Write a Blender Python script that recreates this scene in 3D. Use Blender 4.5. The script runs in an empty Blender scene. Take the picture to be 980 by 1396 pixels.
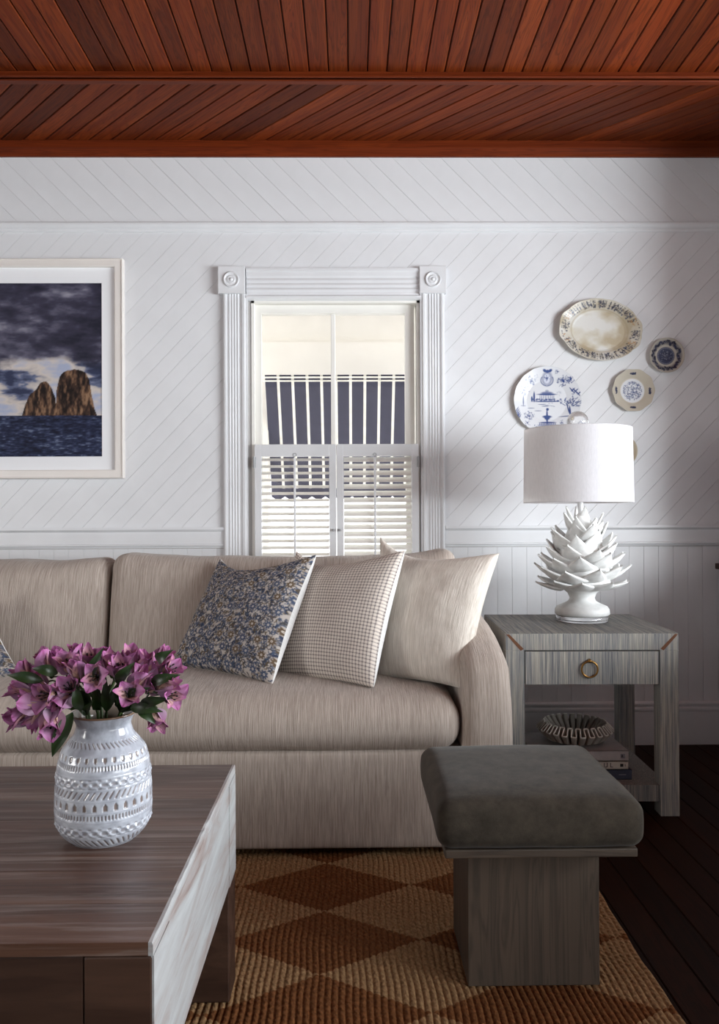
import bpy, bmesh, math, random
import numpy as np
from mathutils import Vector, Matrix, noise

PI = math.pi
random.seed(7); RNG = np.random.default_rng(7)
S = bpy.context.scene
COL = S.collection

# ------------------------------------------------------------------ camera, world, light, exposure
F = 1100.0                      # focal length in pixels of the 980x1396 frame
ZW = 3.514                      # distance from the lens to the back wall
cam_d = bpy.data.cameras.new('camera'); cam = bpy.data.objects.new('camera', cam_d); COL.objects.link(cam)
cam_d.sensor_fit = 'HORIZONTAL'; cam_d.sensor_width = 36.0; cam_d.lens = F / 980 * 36.0
cam_d.clip_start = 0.05; cam_d.clip_end = 100
cam.matrix_world = (Matrix.Translation((0, -ZW, 1.0)) @ Matrix.Rotation(math.radians(-0.68), 4, 'Z')
                    @ Matrix.Rotation(math.radians(90.31), 4, 'X') @ Matrix.Rotation(math.radians(-0.27), 4, 'Z'))
S.camera = cam
w = bpy.data.worlds.new('world'); S.world = w; w.use_nodes = True
w.node_tree.nodes['Background'].inputs[0].default_value = (0.97, 0.985, 1.0, 1)
w.node_tree.nodes['Background'].inputs[1].default_value = 3.1
S.view_settings.view_transform = 'Standard'; S.view_settings.look = 'None'
S.view_settings.exposure = 0.0; S.view_settings.gamma = 1.0; S.view_settings.use_curve_mapping = False

def area(name, loc, target, sx, sy, power, color):
    d = bpy.data.lights.new(name, 'AREA'); d.shape = 'RECTANGLE'; d.size = sx; d.size_y = sy
    d.energy = power; d.color = color
    o = bpy.data.objects.new(name, d); COL.objects.link(o)
    o.location = loc
    o.rotation_euler = (Vector(target) - Vector(loc)).to_track_quat('-Z', 'Y').to_euler()
    return o
# daylight from unseen windows on the right; the bay they sit in is added
area('unseen_right_daylight', (3.22, -2.35, 1.2), (0.0, -1.0, 1.15), 2.7, 1.1, 222, (0.90, 0.955, 1.0))
area('unseen_right_daylight', (3.22, -5.2, 1.34), (0.0, -0.6, 1.2), 1.9, 1.1, 30, (0.93, 0.97, 1.0))  # far window, added as fill for surfaces facing front
area('added_left_fill', (-3.3, -3.2, 1.4), (0.4, -0.4, 1.2), 1.2, 1.1, 36, (1.0, 0.97, 0.93))  # unseen left fill, added to brighten the lamp shade and left wall
S.cycles.max_bounces = 8; S.cycles.use_denoising = True
S.cycles.sample_clamp_indirect = 6.0
S.cycles.caustics_reflective = False; S.cycles.caustics_refractive = False

def at(px, py, Z):              # photo pixel at distance Z -> point in the room
    s = F / Z
    return Vector(((px - 477) / s, Z - ZW, 1.0 - (py - 704) / s))

# ------------------------------------------------------------------ materials
def srgb(r, g, b):
    f = lambda c: (c / 255 / 12.92) if c / 255 <= 0.04045 else ((c / 255 + 0.055) / 1.055) ** 2.4
    return (f(r), f(g), f(b), 1)

class NT:
    def __init__(s, name, rough=0.5, spec=0.5):
        s.m = bpy.data.materials.new(name); s.m.use_nodes = True
        s.t = s.m.node_tree; s.b = s.t.nodes['Principled BSDF']
        s.b.inputs['Roughness'].default_value = rough
        s.b.inputs['Specular IOR Level'].default_value = spec
    def n(s, typ, **kw):
        nd = s.t.nodes.new(typ)
        for k, v in kw.items(): setattr(nd, k, v)
        return nd
    def l(s, a, b): s.t.links.new(a, b)
    def coord(s, kind='Object', scale=(1, 1, 1), rnd=0.0, loc=(0, 0, 0)):
        tc = s.n('ShaderNodeTexCoord'); mp = s.n('ShaderNodeMapping')
        mp.inputs['Scale'].default_value = scale; mp.inputs['Location'].default_value = loc
        src = tc.outputs[kind]
        if rnd:
            oi = s.n('ShaderNodeObjectInfo')
            mul = s.n('ShaderNodeVectorMath', operation='SCALE'); mul.inputs[0].default_value = (rnd, rnd * 1.7, rnd * 0.6)
            s.l(oi.outputs['Random'], mul.inputs['Scale'])
            add = s.n('ShaderNodeVectorMath', operation='ADD'); s.l(src, add.inputs[0]); s.l(mul.outputs[0], add.inputs[1]); src = add.outputs[0]
        s.l(src, mp.inputs['Vector']); return mp.outputs[0]
    def noise(s, vec, scale, detail=4, rough=0.55, dist=0.0):
        nd = s.n('ShaderNodeTexNoise'); s.l(vec, nd.inputs['Vector'])
        nd.inputs['Scale'].default_value = scale; nd.inputs['Detail'].default_value = detail
        nd.inputs['Roughness'].default_value = rough; nd.inputs['Distortion'].default_value = dist
        return nd.outputs['Fac']
    def ramp(s, fac, stops):
        r = s.n('ShaderNodeValToRGB'); s.l(fac, r.inputs[0]); e = r.color_ramp.elements
        while len(e) < len(stops): e.new(0.5)
        for q, (p, c) in zip(e, stops): q.position = p; q.color = c
        return r.outputs[0]
    def mix(s, fac, a, b, mode='MIX'):
        m = s.n('ShaderNodeMix', data_type='RGBA', blend_type=mode)
        for v, i in ((fac, 0), (a, 6), (b, 7)):
            if hasattr(v, 'links'): s.l(v, m.inputs[i])
            else: m.inputs[i].default_value = v
        return m.outputs[2]
    def math(s, op, a, b=0.0, c=0.0):
        m = s.n('ShaderNodeMath', operation=op)
        for i, v in enumerate((a, b, c)):
            if hasattr(v, 'links'): s.l(v, m.inputs[i])
            else: m.inputs[i].default_value = v
        return m.outputs[0]
    def col(s, c):
        if hasattr(c, 'links'): s.l(c, s.b.inputs['Base Color'])
        else: s.b.inputs['Base Color'].default_value = c
    def bump(s, h, strength=0.3, dist=0.002):
        b = s.n('ShaderNodeBump'); b.inputs['Strength'].default_value = strength; b.inputs['Distance'].default_value = dist
        s.l(h, b.inputs['Height']); s.l(b.outputs[0], s.b.inputs['Normal'])

def paint(name, c, rough=0.45, bump=0.15, var=0.05):
    t = NT(name, rough)
    v = t.coord(); n = t.noise(v, 6, 5)
    d = tuple(x * (1 - var) for x in c[:3]) + (1,)
    t.col(t.ramp(n, [(0.35, d), (0.65, c)])); t.bump(t.noise(v, 60, 4), bump, 0.001); return t.m
M = {}
M['wall'] = paint('white_wall_paint', srgb(229, 230, 232), 0.4)
M['trim'] = paint('white_trim_paint', srgb(228, 229, 231), 0.32)
M['sash'] = paint('cream_sash_paint', srgb(240, 238, 232), 0.4)
M['groove'] = paint('groove_paint', srgb(198, 195, 192), 0.7)
M['frame'] = paint('frame_white', srgb(236, 230, 224), 0.35)
M['mat'] = paint('mat_board', srgb(244, 245, 247), 0.9, 0.02, 0.0)
M['outside'] = paint('outside_white', srgb(252, 249, 243), 0.7)
M['dark'] = paint('dark_void', srgb(14, 9, 7), 0.8)

def wood(name, dark, mid, light, rough=0.4, rnd=9.0, stretch=(1.5, 26, 26), streak=1.0, val=0.45, spec=0.5):
    t = NT(name, rough, spec)
    v = t.coord('Object', stretch, rnd)
    a = t.noise(v, 1.0, 3, 0.5, 1.4)
    rings = t.math('FRACT', t.math('MULTIPLY', a, 9.0))
    rings = t.math('ABSOLUTE', t.math('SUBTRACT', rings, 0.5))
    fine = t.noise(t.coord('Object', (stretch[0] * 3, stretch[1] * 9, stretch[2] * 9), rnd), 1.0, 5, 0.6)
    c1 = t.ramp(a, [(0.3, mid), (0.7, light)])
    c2 = t.mix(t.math('MULTIPLY', t.math('SMOOTH_MIN', t.math('SUBTRACT', 0.5, t.math('MULTIPLY', rings, 1.9)), 1.0, 0.2), 0.75 * streak), c1, dark)
    c3 = t.mix(t.math('MULTIPLY', fine, 0.45), c2, dark)
    oi = t.n('ShaderNodeObjectInfo')
    hs = t.n('ShaderNodeHueSaturation'); t.l(c3, hs.inputs['Color'])
    t.l(t.math('ADD', t.math('MULTIPLY', oi.outputs['Random'], val), 1 - val / 2), hs.inputs['Value'])
    t.col(hs.outputs[0]); t.bump(fine, 0.25, 0.001)
    return t.m
def wood_wash(name):
    t = NT(name, 0.36)
    v = t.coord('Object', (1.3, 20, 20), 9.0); a = t.noise(v, 1.0, 4, 0.6, 0.8)
    f = t.noise(t.coord('Object', (5, 150, 150), 9.0), 1.0, 6, 0.7); w2 = t.noise(t.coord('Object', (2.2, 62, 62), 5.0), 1.0, 5, 0.7, 0.5)
    c = t.ramp(a, [(0.3, srgb(66, 44, 34)), (0.5, srgb(96, 68, 54)), (0.7, srgb(120, 90, 74))])
    wash = t.ramp(w2, [(0.50, (0, 0, 0, 1)), (0.66, (.75, .75, .75, 1))])
    c = t.mix(wash, c, srgb(150, 136, 128)); c = t.mix(t.math('MULTIPLY', f, 0.55), c, srgb(44, 29, 23))
    oi = t.n('ShaderNodeObjectInfo'); hs = t.n('ShaderNodeHueSaturation'); t.l(c, hs.inputs['Color'])
    t.l(t.math('ADD', t.math('MULTIPLY', oi.outputs['Random'], .45), .82), hs.inputs['Value'])
    t.col(hs.outputs[0]); t.bump(f, 0.3, 0.001); return t.m
M['cedar'] = wood('varnished_cedar', srgb(36, 10, 3), srgb(104, 38, 12), srgb(128, 57, 21), 0.5, val=0.7, spec=0.12, streak=1.2)
M['cedar_trim'] = wood('cedar_trim', srgb(50, 15, 5), srgb(104, 39, 14), srgb(124, 52, 20), 0.45, spec=0.15, stretch=(1.0, 30, 30), val=0.1)
M['floor'] = wood('dark_pine_floor', srgb(6, 2, 1), srgb(34, 15, 6), srgb(48, 22, 9), 0.5, spec=0.06, stretch=(1.0, 16, 16), val=0.5)
M['oak'] = wood('taupe_oak', srgb(38, 31, 26), srgb(80, 68, 57), srgb(98, 83, 69), 0.6, stretch=(1.2, 16, 16), val=0.05, streak=1.25)
M['tt'] = wood('washed_table_top', srgb(50, 35, 28), srgb(88, 64, 52), srgb(134, 112, 100), 0.36, stretch=(2.2, 60, 34), streak=0.5, val=0.65)
M['tt'] = wood_wash('washed_table_top')
M['tleg'] = wood('washed_table_dark', srgb(20, 11, 7), srgb(58, 36, 26), srgb(92, 66, 52), 0.5, stretch=(3, 14, 14), streak=0.4, val=0.2)

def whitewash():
    t = NT('whitewash_and_side_light', 0.42)  # whitewash made heavier on this side to carry its grazing light
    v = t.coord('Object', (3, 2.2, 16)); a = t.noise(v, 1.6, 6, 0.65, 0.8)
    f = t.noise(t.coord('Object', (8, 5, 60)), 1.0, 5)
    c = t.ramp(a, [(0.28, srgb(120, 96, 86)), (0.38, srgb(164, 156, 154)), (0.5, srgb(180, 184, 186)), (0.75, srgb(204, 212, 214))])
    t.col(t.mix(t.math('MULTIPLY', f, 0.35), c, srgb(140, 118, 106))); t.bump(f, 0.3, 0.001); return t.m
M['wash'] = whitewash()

def linen(name, dark, light, kind='Object', sc=(260, 14, 14), b=0.5, dist=0.003):
    t = NT(name, 0.95, 0.15)
    v = t.coord(kind, sc); a = t.noise(v, 1.0, 3, 0.6, 0.3)
    v2 = t.coord(kind, tuple(q * 2.2 for q in sc)); a2 = t.noise(v2, 1.0, 3, 0.6)
    h = t.math('ADD', t.math('MULTIPLY', a, 0.65), t.math('MULTIPLY', a2, 0.35))
    t.col(t.ramp(h, [(0.32, dark), (0.66, light)]))
    t.bump(h, b, dist)
    t.b.inputs['Sheen Weight'].default_value = 0.15
    return t.m
M['sofa'] = linen('sofa_slub_linen', srgb(148, 135, 124), srgb(196, 184, 174), sc=(300, 11, 11), b=0.7)
M['ivory'] = linen('ivory_slub', srgb(190, 180, 168), srgb(234, 226, 216), 'UV', (95, 6, 1), 0.85)
M['backing'] = linen('white_backing', srgb(222, 222, 220), srgb(238, 238, 236), 'UV', (60, 60, 1), 0.2)
M['shade'] = linen('white_linen_shade', srgb(214, 213, 218), srgb(233, 232, 237), sc=(220, 220, 40), b=0.25, dist=0.001)

def translucent(m, f, c):
    t = m.node_tree; b = t.nodes['Principled BSDF']; tr = t.nodes.new('ShaderNodeBsdfTranslucent'); tr.inputs[0].default_value = c
    mx = t.nodes.new('ShaderNodeMixShader'); mx.inputs[0].default_value = f
    t.links.new(b.outputs[0], mx.inputs[1]); t.links.new(tr.outputs[0], mx.inputs[2]); t.links.new(mx.outputs[0], t.nodes['Material Output'].inputs['Surface'])
translucent(M['shade'], 0.35, srgb(246, 240, 232))
def gingham():
    t = NT('gingham', 0.95, 0.1)
    tc = t.n('ShaderNodeTexCoord'); sp = t.n('ShaderNodeSeparateXYZ'); t.l(tc.outputs['UV'], sp.inputs[0])
    nz = t.noise(tc.outputs['UV'], 90, 2)
    def ln(o):
        f = t.math('FRACT', t.math('ADD', t.math('MULTIPLY', o, 40.0), t.math('MULTIPLY', nz, 0.25)))
        return t.math('LESS_THAN', f, 0.36)
    x, y = ln(sp.outputs[0]), ln(sp.outputs[1])
    s = t.math('MULTIPLY', t.math('ADD', x, y), 0.42)
    t.col(t.mix(s, srgb(222, 212, 202), srgb(96, 86, 88))); t.bump(s, 0.15, 0.001); return t.m
M['gingham'] = gingham()

def velvet():
    t = NT('taupe_mohair', 0.9, 0.2)
    v = t.coord(); a = t.noise(v, 26, 6, 0.7); f = t.noise(v, 420, 3)
    t.col(t.mix(t.math('MULTIPLY', f, 0.3), t.ramp(a, [(0.32, srgb(50, 45, 38)), (0.68, srgb(76, 69, 59))]), srgb(28, 24, 20)))
    t.b.inputs['Sheen Weight'].default_value = 0.12; t.b.inputs['Sheen Roughness'].default_value = 0.4
    t.bump(f, 0.35, 0.001); return t.m
M['velvet'] = velvet()

def grass(name, sc, k=1.0):
    g = lambda *c: srgb(*[q * k for q in c])
    t = NT(name, 0.7, 0.3)
    a = t.noise(t.coord('Object', sc), 1.0, 3, 0.7); b = t.noise(t.coord('Object', tuple(q * .3 for q in sc)), 1.0, 2, 0.5)
    h = t.math('ADD', t.math('MULTIPLY', a, 0.7), t.math('MULTIPLY', b, 0.3))
    t.col(t.ramp(h, [(0.34, g(84, 86, 92)), (0.46, g(134, 136, 138)), (0.56, g(172, 166, 154)), (0.68, g(204, 202, 194))]))
    t.bump(h, 0.5, 0.0015); return t.m
M['grass_v'] = grass('grasscloth_vertical', (640, 640, 7))
M['grass_t'] = grass('grasscloth_top_darkened', (520, 7, 520), 0.8)  # same fabric as the front, darkened on top to offset the light
M['grass_b'] = grass('grasscloth_brown', (640, 640, 7), 0.9)

def rugmat():
    t = NT('jute_rug', 0.95, 0.1)
    tc = t.n('ShaderNodeTexCoord'); sp = t.n('ShaderNodeSeparateXYZ'); t.l(tc.outputs['Object'], sp.inputs[0])
    w1 = t.math('MULTIPLY', t.math('SUBTRACT', t.noise(t.coord('Object', (70, 10, 1)), 1.0, 2), 0.5), 0.10)
    def tri(o, off, per):
        f = t.math('FRACT', t.math('ADD', t.math('DIVIDE', t.math('SUBTRACT', o, off), per), 0.5))
        return t.math('MULTIPLY', t.math('ABSOLUTE', t.math('SUBTRACT', f, 0.5)), 2.0)
    d = t.math('ADD', t.math('ADD', tri(sp.outputs[0], -0.07, 0.46), tri(sp.outputs[1], -1.34, 0.28)), w1)
    inside = t.math('LESS_THAN', d, 1.0)
    n = t.noise(t.coord('Object', (160, 90, 1)), 1.0, 4, 0.7)
    a = t.ramp(n, [(0.3, srgb(130, 100, 70)), (0.7, srgb(190, 154, 112))])
    b = t.ramp(n, [(0.3, srgb(94, 60, 36)), (0.7, srgb(148, 98, 60))])
    t.col(t.mix(inside, a, b))
    tw = t.n('ShaderNodeTexWave', wave_type='BANDS', bands_direction='DIAGONAL'); tw.inputs['Scale'].default_value = 34; tw.inputs['Distortion'].default_value = 2.5
    t.l(tc.outputs['Object'], tw.inputs['Vector'])
    t.bump(t.math('ADD', t.math('MULTIPLY', tw.outputs['Fac'], 0.6), n), 0.9, 0.004); return t.m
M['rug'] = rugmat()

def plain(name, c, rough=0.5, metal=0.0, **kw):
    t = NT(name, rough); n = t.noise(t.coord(), kw.pop('ns', 25), 4)
    d = tuple(x * 0.86 for x in c[:3]) + (1,)
    t.col(t.ramp(n, [(0.35, d), (0.65, c)])); t.b.inputs['Metallic'].default_value = metal
    if kw.get('bump'): t.bump(n, kw['bump'], 0.002)
    return t.m
M['brass'] = plain('aged_brass', srgb(168, 128, 72), 0.3, 1.0)
M['steel'] = plain('dull_steel', srgb(150, 150, 150), 0.35, 1.0)
M['rust'] = plain('worn_rust_edge', srgb(112, 72, 48), 0.8, ns=120)
M['plaster'] = plain('white_plaster', srgb(232, 232, 230), 0.5, ns=40, bump=0.25)
M['bowl'] = plain('grey_ceramic', srgb(176, 168, 158), 0.6)
M['rimglaze'] = plain('pale_rim', srgb(240, 236, 226), 0.5)
M['paper'] = plain('paper_pages', srgb(190, 184, 172), 0.9)
M['book_grey'] = plain('book_grey', srgb(196, 190, 188), 0.6)
M['book_cream'] = plain('book_cream', srgb(220, 214, 202), 0.6)
M['book_blue'] = plain('book_blue', srgb(66, 72, 92), 0.6)
M['ink'] = plain('ink', srgb(40, 38, 38), 0.7)
M['paleink'] = plain('pale_ink', srgb(150, 152, 160), 0.7)
M['leaf'] = plain('leaf_green', srgb(42, 62, 30), 0.4)
M['stem'] = plain('stem_green', srgb(62, 82, 38), 0.5)
M['awn_navy'] = plain('awning_navy', srgb(74, 74, 92), 0.9)
M['awn_white'] = plain('awning_white', srgb(250, 248, 242), 0.9)
M['hinge'] = plain('painted_hinge', srgb(176, 178, 180), 0.4)

def glassmat(name, ior=1.45, rough=0.0, col=(1, 1, 1, 1)):
    t = NT(name, rough); t.col(col); t.b.inputs['Transmission Weight'].default_value = 1.0; t.b.inputs['IOR'].default_value = ior; return t.m
M['glass'] = glassmat('clear_glass')
def pane():
    t = NT('old_window_glass', 0.02)
    tr = t.n('ShaderNodeBsdfTransparent'); gl = t.n('ShaderNodeBsdfGlossy'); gl.inputs['Roughness'].default_value = 0.03
    lw = t.n('ShaderNodeFresnel'); mx = t.n('ShaderNodeMixShader')
    t.l(t.math('MULTIPLY', lw.outputs[0], 0.8), mx.inputs[0]); t.l(tr.outputs[0], mx.inputs[1]); t.l(gl.outputs[0], mx.inputs[2])
    t.l(mx.outputs[0], t.t.nodes['Material Output'].inputs['Surface']); return t.m
M['pane'] = pane()
def vcol(name, rough=0.5, spec=0.5, coat=0.0, sub=None, bump=0):
    t = NT(name, rough, spec); a = t.n('ShaderNodeVertexColor', layer_name='Col'); t.col(a.outputs[0])
    t.b.inputs['Coat Weight'].default_value = coat; t.b.inputs['Coat Roughness'].default_value = 0.08
    if bump: t.bump(t.noise(t.coord('UV'), 220, 2), bump, 0.001)
    return t.m
M['print'] = vcol('photo_print', 0.6, 0.2)
M['china'] = vcol('glazed_china', 0.3, 0.35, 0.05)
M['vase'] = vcol('glazed_stoneware', 0.16, 0.6, 0.4)
M['petal'] = vcol('petal_skin', 0.55, 0.3)
M['floral'] = vcol('floral_cotton', 0.95, 0.1, bump=0.2)

# ------------------------------------------------------------------ object helpers
def tag(o, label=None, cat=None, group=None, kind=None):
    if label: o['label'] = label
    if cat: o['category'] = cat
    if group: o['group'] = group
    if kind: o['kind'] = kind
    return o
def empty(name, loc=(0, 0, 0), rz=0.0):
    o = bpy.data.objects.new(name, None); COL.objects.link(o); o.location = loc; o.rotation_euler = (0, 0, rz); o.empty_display_size = 0.05
    return o
def mesh_obj(name, verts, faces, mat, parent=None, smooth=False, loc=None, local=False):
    """verts in world metres; origin is put at loc (or at the parent's origin when a parent is given)."""
    me = bpy.data.meshes.new(name)
    me.from_pydata([tuple(v) for v in verts], [], faces); me.update()
    return link(name, me, mat, parent, smooth)
def link(name, me, mat, parent=None, smooth=False):
    if mat: me.materials.append(mat)
    if smooth: me.polygons.foreach_set('use_smooth', [True] * len(me.polygons))
    o = bpy.data.objects.new(name, me); COL.objects.link(o)
    if parent: o.parent = parent
    return o
def box_vf(x0, x1, y0, y1, z0, z1):
    v = [(x0, y0, z0), (x1, y0, z0), (x1, y1, z0), (x0, y1, z0), (x0, y0, z1), (x1, y0, z1), (x1, y1, z1), (x0, y1, z1)]
    f = [(0, 3, 2, 1), (4, 5, 6, 7), (0, 1, 5, 4), (1, 2, 6, 5), (2, 3, 7, 6), (3, 0, 4, 7)]
    return v, f
class MB:
    def __init__(s): s.v = []; s.f = []
    def add(s, v, f):
        n = len(s.v); s.v += [tuple(p) for p in v]; s.f += [tuple(i + n for i in q) for q in f]; return s
    def box(s, *a): return s.add(*box_vf(*a))
    def build(s, name, mat, parent=None, smooth=False, bevel=0.0, seg=2):
        me = bpy.data.meshes.new(name); me.from_pydata(s.v, [], s.f); me.update()
        if bevel:
            bm = bmesh.new(); bm.from_mesh(me)
            es = [e for e in bm.edges if len(e.link_faces) == 2 and e.calc_face_angle(0) > 0.6]
            bmesh.ops.bevel(bm, geom=es, offset=bevel, segments=seg, affect='EDGES', profile=0.5)
            bm.to_mesh(me); bm.free()
        return link(name, me, mat, parent, smooth)
def box(name, mat, dims, parent=None, bevel=0.0, seg=2): return MB().box(*dims).build(name, mat, parent, False, bevel, seg)
def grid_mesh(name, P, mat, parent=None, closed_u=False, uv=None, color=None, smooth=True, flip=False):
    """P: (n, m, 3) array; closed_u wraps the second axis."""
    n, m = P.shape[:2]
    i = np.arange(n - 1)[:, None]; j = np.arange(m if closed_u else m - 1)[None, :]
    jn = (j + 1) % m
    q = np.stack([i * m + j, i * m + jn, (i + 1) * m + jn, (i + 1) * m + j], -1).reshape(-1, 4)
    if flip: q = q[:, ::-1]
    me = bpy.data.meshes.new(name)
    me.vertices.add(n * m); me.vertices.foreach_set('co', P.reshape(-1).astype(np.float32))
    me.loops.add(q.size); me.loops.foreach_set('vertex_index', q.reshape(-1).astype(np.int32))
    me.polygons.add(len(q)); me.polygons.foreach_set('loop_start', np.arange(len(q), dtype=np.int32) * 4)
    me.update(calc_edges=True); me.validate()
    if uv is not None:
        l = me.uv_layers.new(name='UVMap'); l.data.foreach_set('uv', uv.reshape(-1, 2)[q.reshape(-1)].astype(np.float32).reshape(-1))
    if color is not None:
        a = me.color_attributes.new('Col', 'FLOAT_COLOR', 'POINT')
        c = np.ones((n * m, 4), np.float32); c[:, :3] = color.reshape(-1, 3); a.data.foreach_set('color', c.reshape(-1))
    return link(name, me, mat, parent, smooth)
def lathe(name, prof, mat, parent=None, seg=48, center=(0, 0, 0), smooth=True):
    a = np.arange(seg) * 2 * PI / seg
    P = np.array([[(r * math.cos(t) + center[0], r * math.sin(t) + center[1], z + center[2]) for t in a] for r, z in prof])
    return grid_mesh(name, P, mat, parent, True, smooth=smooth)
def tube_vf(pts, r, seg=8):
    pts = [Vector(p) for p in pts]; v = []; f = []
    rs = r if isinstance(r, (list, tuple)) else [r] * len(pts)
    up = Vector((0.13, 0.2, 1)).normalized()
    for k, p in enumerate(pts):
        d = (pts[min(k + 1, len(pts) - 1)] - pts[max(k - 1, 0)]).normalized()
        a = d.cross(up); a = a.normalized() if a.length > 1e-4 else Vector((1, 0, 0)); b = d.cross(a)
        for j in range(seg):
            t = 2 * PI * j / seg; v.append(p + (a * math.cos(t) + b * math.sin(t)) * rs[k])
    for k in range(len(pts) - 1):
        for j in range(seg): f.append((k * seg + j, k * seg + (j + 1) % seg, (k + 1) * seg + (j + 1) % seg, (k + 1) * seg + j))
    f.append(tuple(range(seg))[::-1]); f.append(tuple(range((len(pts) - 1) * seg, len(pts) * seg)))
    return v, f
def torus_vf(c, R, r, axis='Y', n=32, m=8):
    v = []; f = []
    for i in range(n):
        a = 2 * PI * i / n
        for j in range(m):
            b = 2 * PI * j / m; q = R + r * math.cos(b); h = r * math.sin(b)
            p = (q * math.cos(a), h, q * math.sin(a)) if axis == 'Y' else (q * math.cos(a), q * math.sin(a), h)
            v.append((c[0] + p[0], c[1] + p[1], c[2] + p[2]))
            f.append((i * m + j, i * m + (j + 1) % m, ((i + 1) % n) * m + (j + 1) % m, ((i + 1) % n) * m + j))
    return v, f
def softbox(name, dims, r, mat, parent=None, n=14, deform=None, nx=None):
    """a box with rounded edges of radius r, then deformed point by point (deform maps normalised p and co)."""
    x0, x1, y0, y1, z0, z1 = dims
    c = Vector(((x0 + x1) / 2, (y0 + y1) / 2, (z0 + z1) / 2)); h = Vector(((x1 - x0) / 2, (y1 - y0) / 2, (z1 - z0) / 2))
    r = min(r, min(h) * 0.999)
    bm = bmesh.new(); bmesh.ops.create_cube(bm, size=2.0)
    bmesh.ops.subdivide_edges(bm, edges=bm.edges[:], cuts=n, use_grid_fill=True)
    if nx: 
        es = [e for e in bm.edges if abs(e.verts[0].co.x - e.verts[1].co.x) > 1e-5]
        bmesh.ops.subdivide_edges(bm, edges=es, cuts=nx, use_grid_fill=False)
    for v in bm.verts:
        q = v.co.copy()
        # concentrate samples near the rounded borders
        q = Vector([math.sin(t * PI / 2) * 0.75 + t * 0.25 for t in q])
        co = Vector((q.x * h.x, q.y * h.y, q.z * h.z))
        inner = Vector([max(-(h[i] - r), min(h[i] - r, co[i])) for i in range(3)])
        d = co - inner
        if d.length > 1e-9: co = inner + d.normalized() * min(r, max(abs(d.x), abs(d.y), abs(d.z)))
        p = Vector((co.x / h.x, co.y / h.y, co.z / h.z))
        co = co + c
        if deform: co = Vector(deform(p, co))
        v.co = co
    bmesh.ops.recalc_face_normals(bm, faces=bm.faces[:])
    me = bpy.data.meshes.new(name); bm.to_mesh(me); bm.free()
    return link(name, me, mat, parent, True)
def ns(x, y, z, s=1.0): return noise.noise(Vector((x * s, y * s, z * s)))

# ------------------------------------------------------------------ clipped boards
def clip(poly, a, b, c):        # keep a*x + b*y <= c
    out = []
    for i in range(len(poly)):
        p, q = poly[i], poly[(i + 1) % len(poly)]
        dp, dq = a * p[0] + b * p[1] - c, a * q[0] + b * q[1] - c
        if dp <= 0: out.append(p)
        if (dp < 0 < dq) or (dq < 0 < dp):
            t = dp / (dp - dq); out.append((p[0] + (q[0] - p[0]) * t, p[1] + (q[1] - p[1]) * t))
    return out
def clip_rect(poly, x0, x1, y0, y1):
    for a, b, c in ((-1, 0, -x0), (1, 0, x1), (0, -1, -y0), (0, 1, y1)):
        poly = clip(poly, a, b, c)
        if len(poly) < 3: return []
    return poly
def boards(parent, mat, rects, ang, width, gap, face, thick, plane, seed=0, jitter=0.0004):
    """boards at angle ang in the (u, v) plane, clipped to rects. plane 'xz' (wall) or 'xy' (ceiling, face down)."""
    ca, sa = math.cos(ang), math.sin(ang)
    us = [u for r in rects for u in (r[0], r[1])]; vs = [v for r in rects for v in (r[2], r[3])]
    ds = [-sa * u + ca * v for u in (min(us), max(us)) for v in (min(vs), max(vs))]
    k0, k1 = math.floor(min(ds) / width), math.ceil(max(ds) / width)
    rnd = random.Random(seed); n = 0
    for k in range(k0, k1):
        d0, d1 = k * width + gap / 2, (k + 1) * width - gap / 2
        strip = [(ca * t - sa * d, sa * t + ca * d) for t, d in ((-20, d0), (20, d0), (20, d1), (-20, d1))]
        jt = rnd.uniform(-jitter, jitter); mb = MB(); org = None
        for r in rects:
            p = clip_rect(strip, *r)
            if len(p) < 3: continue
            if org is None:
                cu = sum(q[0] for q in p) / len(p); cv = sum(q[1] for q in p) / len(p); org = (cu, cv)
            m = len(p)
            loc = [((q[0] - org[0]) * ca + (q[1] - org[1]) * sa, -(q[0] - org[0]) * sa + (q[1] - org[1]) * ca) for q in p]
            c = 0.0004 if plane == 'xz' else 0.0025; dm = (d0 + d1) / 2 - (-sa * org[0] + ca * org[1])
            hw = (d1 - d0) / 2
            inn = [(q[0], dm + max(-(hw - c), min(hw - c, q[1] - dm))) for q in loc]
            v = [(q[0], q[1], 0) for q in loc] + [(q[0], q[1], thick - c + jt) for q in loc] + [(q[0], q[1], thick + jt) for q in inn]
            f = [tuple(range(m))[::-1], tuple(range(2 * m, 3 * m))]
            f += [(i, (i + 1) % m, m + (i + 1) % m, m + i) for i in range(m)]
            f += [(m + i, m + (i + 1) % m, 2 * m + (i + 1) % m, 2 * m + i) for i in range(m)]
            mb.add(v, f)
        if org is None: continue
        o = mb.build('board', mat, parent)
        if plane == 'xz':       # local (along, across, out) -> world: out = -y
            R = Matrix(((ca, -sa, 0, org[0]), (0, 0, -1, face + thick), (sa, ca, 0, org[1]), (0, 0, 0, 1)))
        elif plane == 'xy_down':
            R = Matrix(((ca, -sa, 0, org[0]), (sa, ca, 0, org[1]), (0, 0, -1, face + thick), (0, 0, 0, 1)))
            # mirrored basis: flip the normals so that they point out
            o.data.flip_normals()
        else:
            R = Matrix(((ca, -sa, 0, org[0]), (sa, ca, 0, org[1]), (0, 0, 1, face - thick), (0, 0, 0, 1)))
        if plane == 'xz': pass
        o.matrix_local = R; n += 1
    return n

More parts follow.
